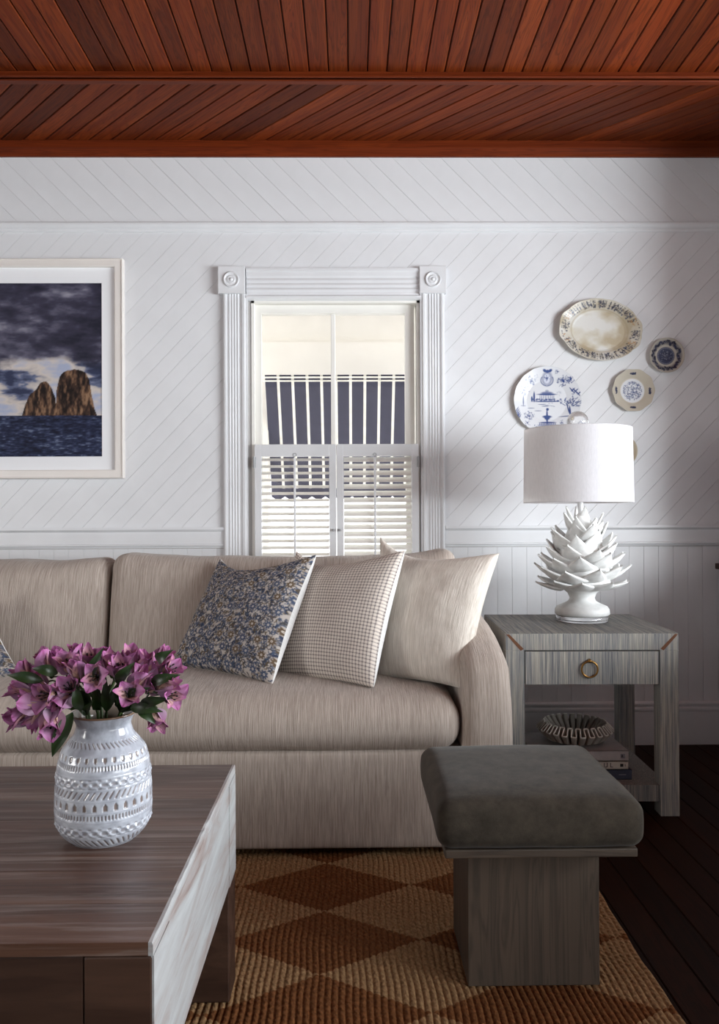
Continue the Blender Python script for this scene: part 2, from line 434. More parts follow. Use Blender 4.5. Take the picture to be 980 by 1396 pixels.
# ------------------------------------------------------------------ room shell
XL, XR, YB, H = -3.1, 1.66, -6.6, 2.63
XB, PY = 3.05, -0.70             # added bay on the right: outer wall, and end of the shading pier
WX0, WX1, WZ1, WZ0 = -0.425, 0.307, 1.942, 0.58          # window opening
def struct(o): o['kind'] = 'structure'; return o
wb = MB()
wb.box(XL, WX0, .004, .16, 0, H + .1).box(WX1, XR + .3, .004, .16, 0, H + .1)
wb.box(WX0, WX1, .004, .16, WZ1, H + .1).box(WX0, WX1, .004, .16, 0, WZ0)
wall_back = struct(wb.build('wall_back', M['groove']))
ANG = math.radians(46.5)
cx0, cx1 = WX0 - .06, WX1 + .06
boards(wall_back, M['wall'], [(XL, cx0, .954, 2.24), (cx1, XR, .954, 2.24), (cx0, cx1, WZ1 + .04, 2.24)], ANG, .0625, .0007, 0.0, .004, 'xz', 1)
boards(wall_back, M['wall'], [(XL, XR, 2.275, 2.57)], -math.radians(45), .075, .0007, 0.0, .004, 'xz', 2)
boards(wall_back, M['wall'], [(XL, cx0, .185, .863), (cx1, XR, .185, .863)], PI / 2, .0642, .0009, 0.0, .004, 'xz', 3)

def hprof(name, prof, x0, x1, mat):     # horizontal moulding on the back wall; prof: (out, z) list
    n = len(prof); v = [(x, -o, z) for x in (x0, x1) for o, z in prof]
    f = [(i, (i + 1) % n, n + (i + 1) % n, n + i) for i in range(n)] + [tuple(range(n)), tuple(range(n, 2 * n))[::-1]]
    me = bpy.data.meshes.new(name); me.from_pydata(v, [], f); bm = bmesh.new(); bm.from_mesh(me); bmesh.ops.recalc_face_normals(bm, faces=bm.faces[:]); bm.to_mesh(me); bm.free()
    return link(name, me, mat)
# picture rail, chair rail in two runs, baseboard, cedar crown and batten
struct(hprof('trim_1', [(-.01, 2.24), (.006, 2.24), (.010, 2.247), (.010, 2.252), (.017, 2.256), (.024, 2.266), (.024, 2.274), (.02, 2.277), (-.01, 2.277)], XL, XR, M['trim']))
cr = [(-.01, .866), (.006, .866), (.008, .873), (.014, .876), (.014, .881), (.009, .884), (.009, .936), (.014, .94), (.020, .946), (.020, .956), (-.01, .956)]
struct(hprof('trim_2', cr, XL, -.545, M['trim'])); struct(hprof('trim_3', cr, .415, XR, M['trim']))
struct(hprof('baseboard_back', [(-.01, 0), (.016, 0), (.016, .145), (.019, .15), (.019, .158), (.012, .163), (.012, .168), (.018, .174), (.018, .181), (.008, .187), (-.01, .187)], XL, XR, M['trim']))
struct(hprof('trim_4', [(-.01, 2.566), (.012, 2.566), (.02, 2.574), (.024, 2.6), (.024, 2.632), (-.01, 2.632)], XL, XR, M['cedar_trim']))
bt = MB().box(XL, XR, -.565, -.522, 2.607, 2.632).box(XL, XR, -.573, -.522, 2.607, 2.615).box(XL, XR, -.557, -.53, 2.600, 2.607)
struct(bt.build('trim_5', M['cedar_trim'], bevel=.002))

ceiling = struct(box('ceiling', M['dark'], (XL - .2, XB + .3, YB, .16, H + .014, H + .1)))
boards(ceiling, M['cedar'], [(XL, XR, -.54, 0)], math.radians(180 - 46.5), .069, .004, H, .014, 'xy_down', 4, .001)
boards(ceiling, M['cedar'], [(XL, XR, -4.4, -.54), (XR, XB, -4.4, PY)], PI / 2, .071, .004, H, .014, 'xy_down', 5, .001)
floor = struct(box('floor', M['dark'], (XL - .2, XB + .3, YB, .16, -.1, -.014)))
boards(floor, M['floor'], [(XL, XR, YB, .004), (XR, XB, YB, PY)], PI / 2, .083, .0012, 0.0, .014, 'xy_up', 6, .0003)
wl = MB().box(XL - .15, XL, YB, -3.8, 0, H + .1).box(XL - .15, XL, -2.6, .16, 0, H + .1).box(XL - .15, XL, -3.8, -2.6, 0, .85).box(XL - .15, XL, -3.8, -2.6, 1.95, H + .1)
struct(wl.build('wall_left', M['wall']))
struct(MB().box(XL - .1, XL - .07, -3.8, -2.6, .85, .9).box(XL - .1, XL - .07, -3.8, -2.6, 1.9, 1.95).box(XL - .1, XL - .07, -3.8, -3.75, .85, 1.95).box(XL - .1, XL - .07, -2.65, -2.6, .85, 1.95).box(XL - .1, XL - .07, -3.8, -2.6, 1.38, 1.41).build('window_4', M['trim']))  # made-up window frame that houses the added left fill
struct(box('wall_front', M['wall'], (XL - .15, XB + .3, YB - .15, YB, 0, H + .1)))
# right wall, unseen: pier shaped to shade the corner, bay added around its windows

struct(box('wall_right', M['wall'], (XR, XB + .24, PY, .004, 0, H)))
w2 = [(-3.75, -1.0), (-6.2, -4.2)]; rz0, rz1 = .66, 1.78
wr = MB().box(XB, XB + .12, YB, PY, 0, rz0).box(XB, XB + .12, YB, PY, rz1, H)
for a, b in ((-1.0, PY), (-4.2, -3.75), (YB, -6.2)): wr.box(XB, XB + .12, a, b, rz0, rz1)
struct(wr.build('wall_bay', M['wall']))
struct(MB().box(XR, XR + .14, -2.6, PY, 0, .765).build('wall_added_shade', M['wall']))  # unseen low wall, put in to block window light from the low right
struct(box('trim_6', M['tleg'], (1.582, XR + .2, -2.64, -.03, .765, .79), None, .003))  # far end stands for a brown edge in view; the rest is added
for k, (a, b) in enumerate(w2):
    wf = MB().box(XB + .04, XB + .07, a, b, rz0, rz0 + .05).box(XB + .04, XB + .07, a, b, rz1 - .05, rz1).box(XB + .04, XB + .07, a, a + .05, rz0, rz1).box(XB + .04, XB + .07, b - .05, b, rz0, rz1)
    wf.box(XB + .04, XB + .07, a, b, 1.43, 1.46)
    struct(wf.build('window_%d' % (k + 2), M['trim']))  # the far frame goes with the added front fill

# ------------------------------------------------------------------ the window in the back wall
win = struct(empty('window_1', (0, 0, 0)))
def flute(n0, n1):                      # fluted cross-section between 0 and width, (across, out)
    return [(0, -.01), (0, .018), (.006, .024), (.012, .024), (.016, .017), (.022, .016), (.028, .022), (.034, .017), (.040, .022), (.046, .017),
            (.052, .022), (.058, .017), (.064, .022), (.070, .016), (.078, .017), (.083, .024), (.092, .025), (.098, .018), (.104, .018), (.104, -.01)]
def casing(x0, sgn, z0, z1):
    pr = flute(0, 0); n = len(pr)
    v = [(x0 + sgn * a, -o, z) for z in (z0, z1) for a, o in pr]
    f = [(i, (i + 1) % n, n + (i + 1) % n, n + i) for i in range(n)] + [tuple(range(n)), tuple(range(n, 2 * n))[::-1]]
    o = mesh_obj('casing', v, f, M['trim'], win); bm = bmesh.new(); bm.from_mesh(o.data); bmesh.ops.recalc_face_normals(bm, faces=bm.faces[:]); bm.to_mesh(o.data); bm.free()
RZ0, RZ1 = 1.965, 2.083
casing(-.545, 1, WZ0 - .02, RZ0); casing(.413, -1, WZ0 - .02, RZ0)
hp = [(-.01, 1.94), (.008, 1.94), (.016, 1.944), (.024, 1.95), (.024, 1.956), (.012, 1.963), (.012, 1.975), (.018, 1.985), (.013, 1.995), (.018, 2.005), (.013, 2.015), (.018, 2.025), (.013, 2.037), (.018, 2.045), (.018, 2.06), (.024, 2.066), (.024, 2.076), (-.01, 2.076)]
h_ = hprof('header', hp, -.445, .31, M['trim']); h_.parent = win
for cx in (-.507, .364):
    r = MB().box(cx - .058, cx + .058, -.032, 0, RZ0, RZ1).build('rosette_block', M['trim'], win, bevel=.002)
    pr = [(.034, 0), (.034, .006), (.031, .009), (.028, .006), (.026, .001), (.020, .001), (.017, .006), (.012, .008), (.010, .004), (.008, .008), (.004, .011), (.0005, .012)]
    a = np.arange(40) * 2 * PI / 40
    P = np.array([[(cx + q * math.cos(t), -.032 - o, (RZ0 + RZ1) / 2 + q * math.sin(t)) for t in a] for q, o in pr])
    g = grid_mesh('rosette', P, M['trim'], r, True)
# jamb lining, sill
jl = MB().box(WX0, WX0 + .012, -.002, .16, WZ0, WZ1).box(WX1 - .012, WX1, -.002, .16, WZ0, WZ1).box(WX0, WX1, -.002, .16, WZ1 - .012, WZ1)
jl.build('jamb_lining', M['sash'], win)
box('sill', M['trim'], (WX0 - .1, WX1 + .1, -.05, .2, WZ0 - .03, WZ0), win, .004)
gx0, gx1, gz1 = -.386, .246, 1.894
sf = MB().box(WX0 + .012, gx0, .035, .075, 1.27, WZ1 - .012).box(gx1, WX1 - .02, .035, .075, 1.27, WZ1 - .012)
sf.box(gx0, gx1, .035, .075, gz1, WZ1 - .012).box(gx0, gx1, .035, .075, 1.27, 1.31)
sf.build('sash_frame', M['sash'], win)
lf = MB().box(WX0 + .012, gx0 - .005, .08, .115, WZ0, 1.31).box(gx1 + .005, WX1 - .02, .08, .115, WZ0, 1.31).box(gx0, gx1, .08, .115, 1.27, 1.31).box(gx0, gx1, .08, .115, WZ0, .66)
lf.build('sash_frame', M['sash'], win)
box('muntin', M['sash'], (-.081, -.061, .04, .07, 1.31, gz1), win, .003); box('muntin', M['sash'], (-.081, -.061, .085, .11, .66, 1.27), win, .003)
def wavy_pane(x0, x1, z0, z1, y):
    X, Zz = np.meshgrid(np.linspace(x0, x1, 30), np.linspace(z0, z1, 40)); P = np.stack([X, X * 0 + y, Zz], -1)
    return grid_mesh('glass_pane', P, M['pane'], win)
for a, b in ((gx0, -.081), (-.061, gx1)):
    wavy_pane(a, b, 1.31, gz1, .055); wavy_pane(a, b, .66, 1.27, .098)

def shutter(x0, x1, tilt, hinge_x, knob_x, side):
    t = empty('window_shutter', ((x0 + x1) / 2, -.012, .62))
    tag(t, 'white louvered half shutter on the %s side of the window, slats %s' % (side, 'nearly open' if side == 'left' else 'more closed'), 'shutter', 'louvered shutters in the window')
    ox, oy, oz = t.location
    def B(nm, m, x0, x1, y0, y1, z0, z1, par=t, bv=.0015): return box(nm, m, (x0 - ox, x1 - ox, y0 - oy, y1 - oy, z0 - oz, z1 - oz), par, bv)
    zt, zb = 1.313, .62; st = .030
    B('stile', M['trim'], x0, x0 + st, -.024, 0, zb, zt); B('stile', M['trim'], x1 - st, x1, -.024, 0, zb, zt)
    B('top_rail', M['trim'], x0 + st, x1 - st, -.024, 0, zt - .052, zt); B('bottom_rail', M['trim'], x0 + st, x1 - st, -.024, 0, zb, zb + .06)
    # one slat, copied down the panel
    n = 12; v = []; L0, L1 = x0 + st + .001 - ox, x1 - st - .001 - ox
    for X in (L0, L1):
        for k in range(n):
            a = 2 * PI * k / n; q = (.0165 * math.cos(a), .0028 * math.sin(a))
            v.append((X, q[0] * math.cos(tilt) - q[1] * math.sin(tilt), q[0] * math.sin(tilt) + q[1] * math.cos(tilt)))
    f = [(k, (k + 1) % n, n + (k + 1) % n, n + k) for k in range(n)] + [tuple(range(n)), tuple(range(n, 2 * n))[::-1]]
    z = zt - .066; first = None
    while z > zb + .07:
        if first is None: first = mesh_obj('louver', v, f, M['sash'], t); o = first
        else: o = first.copy(); COL.objects.link(o); o.parent = t
        o.location = (0, 0.0, z - oz); z -= .0293
    cx = (x0 + x1) / 2 + (-.002 if side == 'left' else -.012)
    B('tilt_rod', M['trim'], cx - .0045, cx + .0045, -.043, -.034, zb + .1, zt - .058)
    v_, f_ = torus_vf((cx - ox, -.026 - oy, zt - .046 - oz), .007, .0012, 'Y', 16, 6); MB().add(v_, f_).build('staple', M['hinge'], t, True)
    for zz in (1.235,):
        h = MB().box(hinge_x - .006 - ox, hinge_x + .006 - ox, -.030 - oy, -.02 - oy, zz - .022 - oz, zz + .022 - oz)
        h.add(*tube_vf([(hinge_x - ox, -.032 - oy, zz - .024 - oz), (hinge_x - ox, -.032 - oy, zz + .024 - oz)], .004)); h.build('hinge', M['hinge'], t)
    MB().add(*tube_vf([(knob_x - ox, -.024 - oy, .941 - oz), (knob_x - ox, -.03 - oy, .941 - oz), (knob_x - ox, -.031 - oy, .941 - oz), (knob_x - ox, -.04 - oy, .941 - oz)], [.003, .003, .006, .005], 12)).build('knob', M['hinge'], t, True)
shutter(-.411, -.059, math.radians(22), -.412, -.072, 'left')
shutter(-.057, .298, math.radians(42), .297, -.044, 'right')

# ------------------------------------------------------------------ outside: porch beam, post, striped awning
pb = struct(box('porch_beam', M['outside'], (-3, 3, 1.9, 2.05, 1.9, 2.17)))
struct(box('porch_ceiling', M['outside'], (-3, 3, .3, 2.2, 2.42, 2.5)))
struct(box('porch_fascia', M['outside'], (-3, 3, 1.96, 2.1, 2.17, 2.42)))
struct(box('porch_deck', M['outside'], (-3, 3, .2, 2.6, .2, .3)))
struct(box('porch_post', M['outside'], (-.67, -.525, 1.70, 1.84, .3, 1.9), None, .01))
aw = tag(empty('striped_awning', (0, 1.5, 1.9)), 'grey and white striped awning with a scalloped edge outside the window', 'awning')
nst = 14; y_a, z_a, y_b, z_b = 1.52, 1.885, 1.92, 1.19
def awx(k, t): # converging stripes
    xa = -.53 + .0905 * k; return xa
for k in range(nst):
    xa = -.527 + .0905 * k
    for m_, w0, w1 in (('awn_navy', 0, .073), ('awn_white', .073, .0905)):
        v = []; 
        for (yy, zz) in ((y_a, z_a), (y_b, z_b)):
            for dd in (0, .006):
                v += [(xa + w0, yy - 1.5 + dd, zz - 1.9), (xa + w1, yy - 1.5 + dd, zz - 1.9)]
        f = [(0, 1, 5, 4), (2, 6, 7, 3), (0, 4, 6, 2), (1, 3, 7, 5), (0, 2, 3, 1), (4, 5, 7, 6)]
        mesh_obj('stripe', v, f, M[m_], aw)
    # scalloped valance, one tongue per stripe pair
    pts = [(xa, z_b)] + [(xa + .0905 * i / 10, z_b - .055 - .02 * math.sin(PI * i / 10)) for i in range(11)] + [(xa + .0905, z_b)]
    v = [(p[0], y_b - 1.5 + d, p[1] - 1.9) for d in (0, .004) for p in pts]; n = len(pts)
    f = [tuple(range(n)), tuple(range(n, 2 * n))[::-1]] + [(i, n + i, n + (i + 1) % n, (i + 1) % n) for i in range(n)]
    mesh_obj('valance_scallop', v, f, M['awn_navy'], aw)
for zz, yy in ((1.868, 1.515), (1.848, 1.525)):
    MB().add(*tube_vf([(-.54, yy - 1.5, zz - 1.9), (.75, yy - 1.5, zz - 1.9)], .0055, 8)).build('awning_rod', M['awn_white'], aw, True)

# ------------------------------------------------------------------ canvases for printed decoration (become mesh colours)
class Canvas:
    def __init__(s, w, h, c): s.w, s.h = w, h; s.a = np.empty((h, w, 3)); s.a[:] = srgb(*c)[:3]; s.yy, s.xx = np.mgrid[0:h, 0:w].astype(float)
    def blob(s, x, y, rx, ry, ang, c, al=1.0, soft=0.25):
        R = max(rx, ry) * 1.3 + 2; x0, x1 = int(max(0, x - R)), int(min(s.w, x + R)); y0, y1 = int(max(0, y - R)), int(min(s.h, y + R))
        if x1 <= x0 or y1 <= y0: return
        X, Y = s.xx[y0:y1, x0:x1] - x, s.yy[y0:y1, x0:x1] - y; ca, sa = math.cos(ang), math.sin(ang)
        d = np.sqrt(((X * ca + Y * sa) / rx) ** 2 + ((-X * sa + Y * ca) / ry) ** 2)
        k = np.clip((1 + soft - d) / (2 * soft), 0, 1)[..., None] * al
        s.a[y0:y1, x0:x1] = s.a[y0:y1, x0:x1] * (1 - k) + np.array(srgb(*c)[:3]) * k
    def line(s, pts, wd, c, al=1.0):
        for (a, b), (p, q) in zip(pts[:-1], pts[1:]):
            L = math.hypot(p - a, q - b); s.blob((a + p) / 2, (b + q) / 2, L / 2 + wd, wd, math.atan2(q - b, p - a), c, al)
    def sample(s, u, v):        # u right, v down, 0..1, bilinear
        x = np.clip(u, 0, 1) * (s.w - 1.001); y = np.clip(v, 0, 1) * (s.h - 1.001); i, j = x.astype(int), y.astype(int); fx, fy = (x - i)[..., None], (y - j)[..., None]
        A = s.a; return (A[j, i] * (1 - fx) + A[j, i + 1] * fx) * (1 - fy) + (A[j + 1, i] * (1 - fx) + A[j + 1, i + 1] * fx) * fy
def fbm(shape, sx, sy, octs=5, seed=0):
    r = np.random.default_rng(seed); out = np.zeros(shape); amp = 1; tot = 0
    for o in range(octs):
        gx, gy = int(sx * 2 ** o) + 2, int(sy * 2 ** o) + 2; g = r.random((gy, gx))
        x = np.linspace(0, gx - 1.001, shape[1]); y = np.linspace(0, gy - 1.001, shape[0]); i, j = x.astype(int), y.astype(int)
        fx = (x - i); fy = (y - j)[:, None]; fx = fx * fx * (3 - 2 * fx); fy = fy * fy * (3 - 2 * fy)
        a = g[np.ix_(j, i)] * (1 - fx) + g[np.ix_(j, i + 1)] * fx; b = g[np.ix_(j + 1, i)] * (1 - fx) + g[np.ix_(j + 1, i + 1)] * fx
        out += amp * (a * (1 - fy) + b * fy); tot += amp; amp *= 0.55
    return out / tot
def lerp3(t, stops):
    xs = [s_[0] for s_ in stops]; cs = np.array([srgb(*s_[1])[:3] for s_ in stops])
    return np.stack([np.interp(t, xs, cs[:, k]) for k in range(3)], -1)

# ------------------------------------------------------------------ framed seascape photograph
def seascape():
    # 320 px of print width (mostly left of the frame) x 235 px; two samples per photo pixel
    Wd, Hd = 640, 470; sea_y = 359
    C = Canvas(Wd, Hd, (60, 60, 80))
    t = fbm((Hd, Wd), 5, 7, 6, 3); y = np.linspace(0, 1, Hd)[:, None] * np.ones((1, Wd)); t2 = fbm((Hd, Wd), 9, 16, 5, 8)
    t3 = fbm((Hd, Wd), 14, 44, 4, 31); cloud = (t - .5) * 1.7 + .5 + (t2 - .5) * .7 + (t3 - .5) * .5
    top = lerp3(np.clip(cloud, 0, 1), [(0.15, (36, 36, 50)), (0.5, (60, 58, 76)), (0.75, (96, 94, 112)), (1, (150, 148, 160))])
    low = lerp3(np.clip(cloud + (y - .55) * .5, 0, 1), [(0.25, (52, 58, 84)), (0.42, (104, 112, 140)), (0.52, (178, 172, 172)), (0.72, (208, 198, 190)), (1, (168, 176, 200))])
    k = np.clip((y - .44 + (t - .5) * .18) / .05, 0, 1)[..., None]; C.a = top * (1 - k) + low * k
    # rocks, in canvas pixels measured from the right edge
    sea = fbm((Hd, Wd), 52, 170, 3, 12) * .7 + fbm((Hd, Wd), 9, 40, 3, 13) * .3; sc = lerp3(np.clip((sea - .5) * 2 + .5, 0, 1), [(0.1, (20, 22, 40)), (0.5, (36, 42, 68)), (0.8, (58, 66, 94)), (1, (104, 114, 138))])
    ms = (np.arange(Hd) >= sea_y)[:, None, None]; C.a = np.where(ms, sc, C.a)
    rk = fbm((Hd, Wd), 90, 22, 4, 21); rc = lerp3(np.clip((rk - .5) * 2.2 + .5, 0, 1), [(0.1, (30, 22, 20)), (0.45, (66, 48, 40)), (0.7, (108, 80, 62)), (1, (150, 118, 92))])
    X = (np.arange(Wd) - Wd) / 2.0 + 141.5                        # photo px
    jag = (fbm((1, Wd), 60, 1, 4, 5)[0] - .5) * 8
    def top_of(xs, ys): return np.interp(X, xs, ys, left=9999, right=9999)
    a = top_of([33, 37, 43, 52, 58, 62, 66, 70, 74, 78, 80], [566, 552, 538, 530, 521, 519, 519, 523, 530, 540, 566])
    b = top_of([78, 80, 84, 88, 95, 103, 112, 119, 124, 127, 131, 134.5], [566, 530, 513, 507, 504, 502.5, 503, 507, 517, 536, 556, 566])
    lim = np.minimum(a, b) + jag * .25
    yy = np.arange(Hd) / 2.0 + 386
    mk = (yy[:, None] >= lim[None, :]) & (yy[:, None] < 565.5)
    sh = np.clip((X[None, :] - 60) / 90, .35, 1.0)[..., None] * np.ones((Hd, 1, 1))
    C.a = np.where(mk[..., None], rc * (0.75 + .25 * sh), C.a)
    return C
fr = tag(empty('framed_photograph', (-1.3, 0, 1.17)), 'white framed photograph of two sea rocks under dark clouds, on the back wall', 'picture')
fx1 = (172 - 477) / 313; fx0 = fx1 - 1.32; fz0, fz1 = 1 + (704 - 651) / 313, 1 + (704 - 354) / 313
ix1 = (160 - 477) / 313; ix0 = fx0 + (fx1 - ix1); iz0, iz1 = 1 + (704 - 639.5) / 313, 1 + (704 - 365) / 313
px1 = (141.5 - 477) / 313; px0 = px1 - 640 / 2 / 313; pz0, pz1 = 1 + (704 - 621) / 313, 1 + (704 - 386) / 313
px0f = fx0 + (fx1 - px1)
def inF(v): return [(p[0] + 1.3, p[1], p[2] - 1.17) for p in v]
def ringframe(name, o, i, prof, mat, parent):   # prof: (t 0 outer..1 inner, out)
    (ax, bx, az, bz), (cx, dx, cz, dz) = o, i
    cs = [((ax, az), (cx, cz)), ((bx, az), (dx, cz)), ((bx, bz), (dx, dz)), ((ax, bz), (cx, dz))]
    v = []; n = len(prof)
    for (p, q) in cs:
        for t, y in prof: v.append((p[0] + (q[0] - p[0]) * t, -y, p[1] + (q[1] - p[1]) * t))
    f = [(k * n + j, ((k + 1) % 4) * n + j, ((k + 1) % 4) * n + j + 1, k * n + j + 1) for k in range(4) for j in range(n - 1)]
    return mesh_obj(name, inF(v), f, mat, parent)
ringframe('frame', (fx0, fx1, fz0, fz1), (ix0, ix1, iz0, iz1), [(0, 0), (0, .026), (.06, .03), (.14, .03), (.2, .026), (.9, .027), (1, .025), (1, .004)], M['frame'], fr)
mt = [(ix0 - .01, ix1 + .01, iz0 - .01, iz1 + .01), (px0f, px1, pz0, pz1)]
ringframe('mat', mt[0], mt[1], [(0, .011), (.985, .0115), (1, .008)], M['mat'], fr)
SC = seascape(); nx_, nz_ = 330, 240
U, V = np.meshgrid(np.linspace(0, 1, nx_), np.linspace(0, 1, nz_))
Xp = px0f + (px1 - px0f) * U; Zp = pz1 + (pz0 - pz1) * V
P = np.stack([Xp + 1.3, Xp * 0 - .008, Zp - 1.17], -1)
uu = 1 + (Xp - px1) / (640 / 2 / 313); uu = np.abs(uu)
grid_mesh('print', P, M['print'], fr, color=SC.sample(np.clip(uu, 0, 1), V), flip=True)

# ------------------------------------------------------------------ plates on the wall
def plate(name, px, py, wpx, hpx, rot, canvas, rimfun, prof, label, nr=70, na=300, foot=.02, extra=None):
    c = at(px, py, ZW - .02); cx, cz = c.x, c.z
    a, b = wpx / 2 / 315, hpx / 2 / 315
    t = tag(empty(name, (cx, 0, cz)), label, 'plate', 'blue and white china plates on the wall')
    T = np.linspace(0, 1, nr)[:, None]; A = (np.arange(na) * 2 * PI / na)[None, :]
    k = rimfun(A); kk = 1 + (k - 1) * np.clip((T - .45) / .55, 0, 1)
    x = a * T * kk * np.cos(A); z = b * T * kk * np.sin(A)
    pr = np.interp(T, [q[0] for q in prof], [q[1] for q in prof]) * np.ones_like(A)
    u = (x / a / 1.06 + 1) / 2; v = (1 - z / b / 1.06) / 2
    col = canvas.sample(u, v)
    ca, sa = math.cos(rot), math.sin(rot)
    X, Z_ = x * ca - z * sa, x * sa + z * ca
    P = np.stack([X, -pr, Z_], -1)
    # underside back to the wall
    T2 = np.array([1.0, .985, .75, .45, .42, .0])[:, None]; o2 = np.array([pr[-1, 0] - .0015, pr[-1, 0] - .006, .010, .004, .001, .001])[:, None] * np.ones_like(A)
    kk2 = 1 + (k - 1) * np.clip((T2 - .45) / .55, 0, 1); x2, z2 = a * T2 * kk2 * np.cos(A), b * T2 * kk2 * np.sin(A)
    P2 = np.stack([x2 * ca - z2 * sa, -o2, x2 * sa + z2 * ca], -1)
    PP = np.concatenate([P, P2]); cc = np.concatenate([col, np.ones(P2.shape) * np.array(srgb(214, 206, 190)[:3])])
    grid_mesh('dish', PP, M['china'], t, True, color=cc)
    return t
BL = (52, 74, 130); 
def sprig(C, x, y, s, c, n, rnd, al=.9):
    for _ in range(n):
        a = rnd.uniform(0, 2 * PI); d = rnd.uniform(0, s)
        C.blob(x + d * math.cos(a), y + d * math.sin(a), rnd.uniform(.12, .3) * s, rnd.uniform(.06, .14) * s, rnd.uniform(0, PI), c, al * rnd.uniform(.5, 1))
def toile():
    C = Canvas(310, 310, (220, 222, 226)); rn = random.Random(3); b = BL; s = 400 / 98.0 ; o = lambda x, y: ((x - 104) / 750 * 292 + 9, (y - 85) / 735 * 292 + 9)
    # crest at the top: shield, crown and laurel branches
    x, y = o(480, 215); C.blob(x, y, 22, 30, 0, b, .75); C.blob(x, y, 15, 22, 0, (216, 220, 232), .9); sprig(C, x, y, 14, b, 26, rn)
    x, y = o(480, 130); C.blob(x - 12, y, 9, 6, .6, b); C.blob(x + 12, y, 9, 6, -.6, b); C.blob(x, y + 3, 8, 7, 0, b)
    for sg in (-1, 1):
        for k in range(9):
            a = -.5 + k / 8 * 1.9; X, Y = o(480, 215); C.blob(X + sg * 27 * math.cos(a), Y + 6 + 24 * math.sin(a), 4.5, 2.2, sg * (a + 1.2), b, .7)
    # pavilion on the island
    x, y = o(480, 430); C.line([(x - 38, y - 18), (x + 38, y - 18)], 4, b); C.blob(x, y - 24, 26, 6, 0, b, .8); C.blob(x, y - 33, 8, 5, 0, b, .5)
    for k in range(9): C.line([(x - 30 + k * 7.5, y - 16), (x - 30 + k * 7.5, y + 10)], 1.3, b)
    C.line([(x - 60, y + 13), (x + 55, y + 13)], 3, b, .9)
    for k in range(18): C.blob(x - 62 + k * 7 + rn.uniform(-3, 3), y + 6 + rn.uniform(-4, 5), 5, 4, 0, b, .8)
    C.blob(x - 56, y - 8, 4, 22, 0, b); C.blob(x - 66, y + 2, 4, 12, 0, b)
    for k in range(8): C.line([(x - 40 + rn.uniform(0, 80), y + 20 + k * 2.2)] * 1 + [(x - 25 + rn.uniform(0, 60), y + 20 + k * 2.2)], 1.2, b, .5)
    sprig(C, x + 55, y - 24, 14, b, 14, rn, .35)
    # fountain urn
    x, y = o(480, 640); C.line([(x, y - 32), (x, y + 26)], 4, b); C.blob(x, y - 4, 20, 6, 0, b); C.blob(x, y + 2, 12, 8, 0, b); C.blob(x + 2, y - 36, 6, 6, 0, b)
    C.line([(x - 30, y + 22), (x + 32, y + 22)], 4, b, .9); C.line([(x - 38, y + 34), (x + 40, y + 34)], 5, b, .6)
    for k in range(10): C.blob(x - 34 + k * 7.5, y + 28, 2, 6, 0, b, .8)
    # tree right
    x, y = o(735, 520); C.line([(x, y + 40), (x - 2, y)], 3.5, b); C.line([(x - 4, y + 30), (x - 12, y - 8)], 2.5, b)
    for k in range(70):
        a = rn.uniform(-PI, 0.2); d = rn.uniform(8, 50); C.blob(x + d * math.cos(a) * .95, y - 2 + d * math.sin(a) * .9, rn.uniform(3, 7), 2, a, b, rn.uniform(.5, .95))
    C.line([(x - 45, y + 44), (x + 22, y + 40)], 2.4, b, .8)
    # left tree, birds, scattered sprays
    x, y = o(212, 430); C.line([(x, y + 30), (x, y - 10)], 3, b, .8); sprig(C, x + 3, y - 35, 24, b, 34, rn, .55); C.line([(x - 10, y + 32), (x + 10, y + 32)], 2, b, .6)
    for (qx, qy, r, n, al) in ((300, 240, 34, 26, .5), (330, 270, 12, 10, .9), (660, 240, 42, 34, .55), (730, 230, 30, 34, .85), (590, 140, 20, 16, .9), (270, 620, 36, 30, .45), (320, 610, 16, 10, .45), (250, 700, 24, 20, .45),
                               (360, 755, 26, 14, .7), (500, 765, 20, 10, .8), (600, 775, 26, 20, .9), (640, 700, 22, 18, .5), (780, 370, 20, 14, .9), (150, 620, 20, 26, .9), (430, 800, 24, 16, .8), (350, 190, 18, 10, .3), (240, 235, 16, 12, .6), (560, 690, 14, 8, .4)):
        X, Y = o(qx, qy); sprig(C, X, Y, r * .6, b, int(n * 1.4), rn, min(1, al * 1.35))
    for (qx, qy) in ((790, 350), (820, 380), (755, 340)):
        X, Y = o(qx, qy); C.line([(X - 9, Y - 9), (X + 6, Y + 9)], 2.6, b); C.line([(X + 10, Y - 7), (X - 2, Y + 4)], 2.4, b)
    for k in range(5):
        X, Y = o(135 + k * 7, 560 + k * 20); C.line([(X - 8, Y + 10), (X + 6, Y - 12)], 2.6, b, .8)
    for (qx, qy) in ((300, 535), (380, 565), (460, 515), (420, 495)): X, Y = o(qx, qy); C.line([(X - 14, Y), (X + 14, Y)], 1.8, b, .7)
    return C
round_prof = [(0, .006), (.6, .007), (.72, .013), (1, .024)]
plate('toile_plate', 748, 546, 92, 92, 0, toile(), lambda A: 1 + .012 * np.cos(A * 8) * np.sign(np.cos(A * 8)) + .02 * np.maximum(0, np.sin(A * 2 + .8)) * 0, round_prof,
      'large white plate with blue landscape toile above the lamp shade', 120, 380)
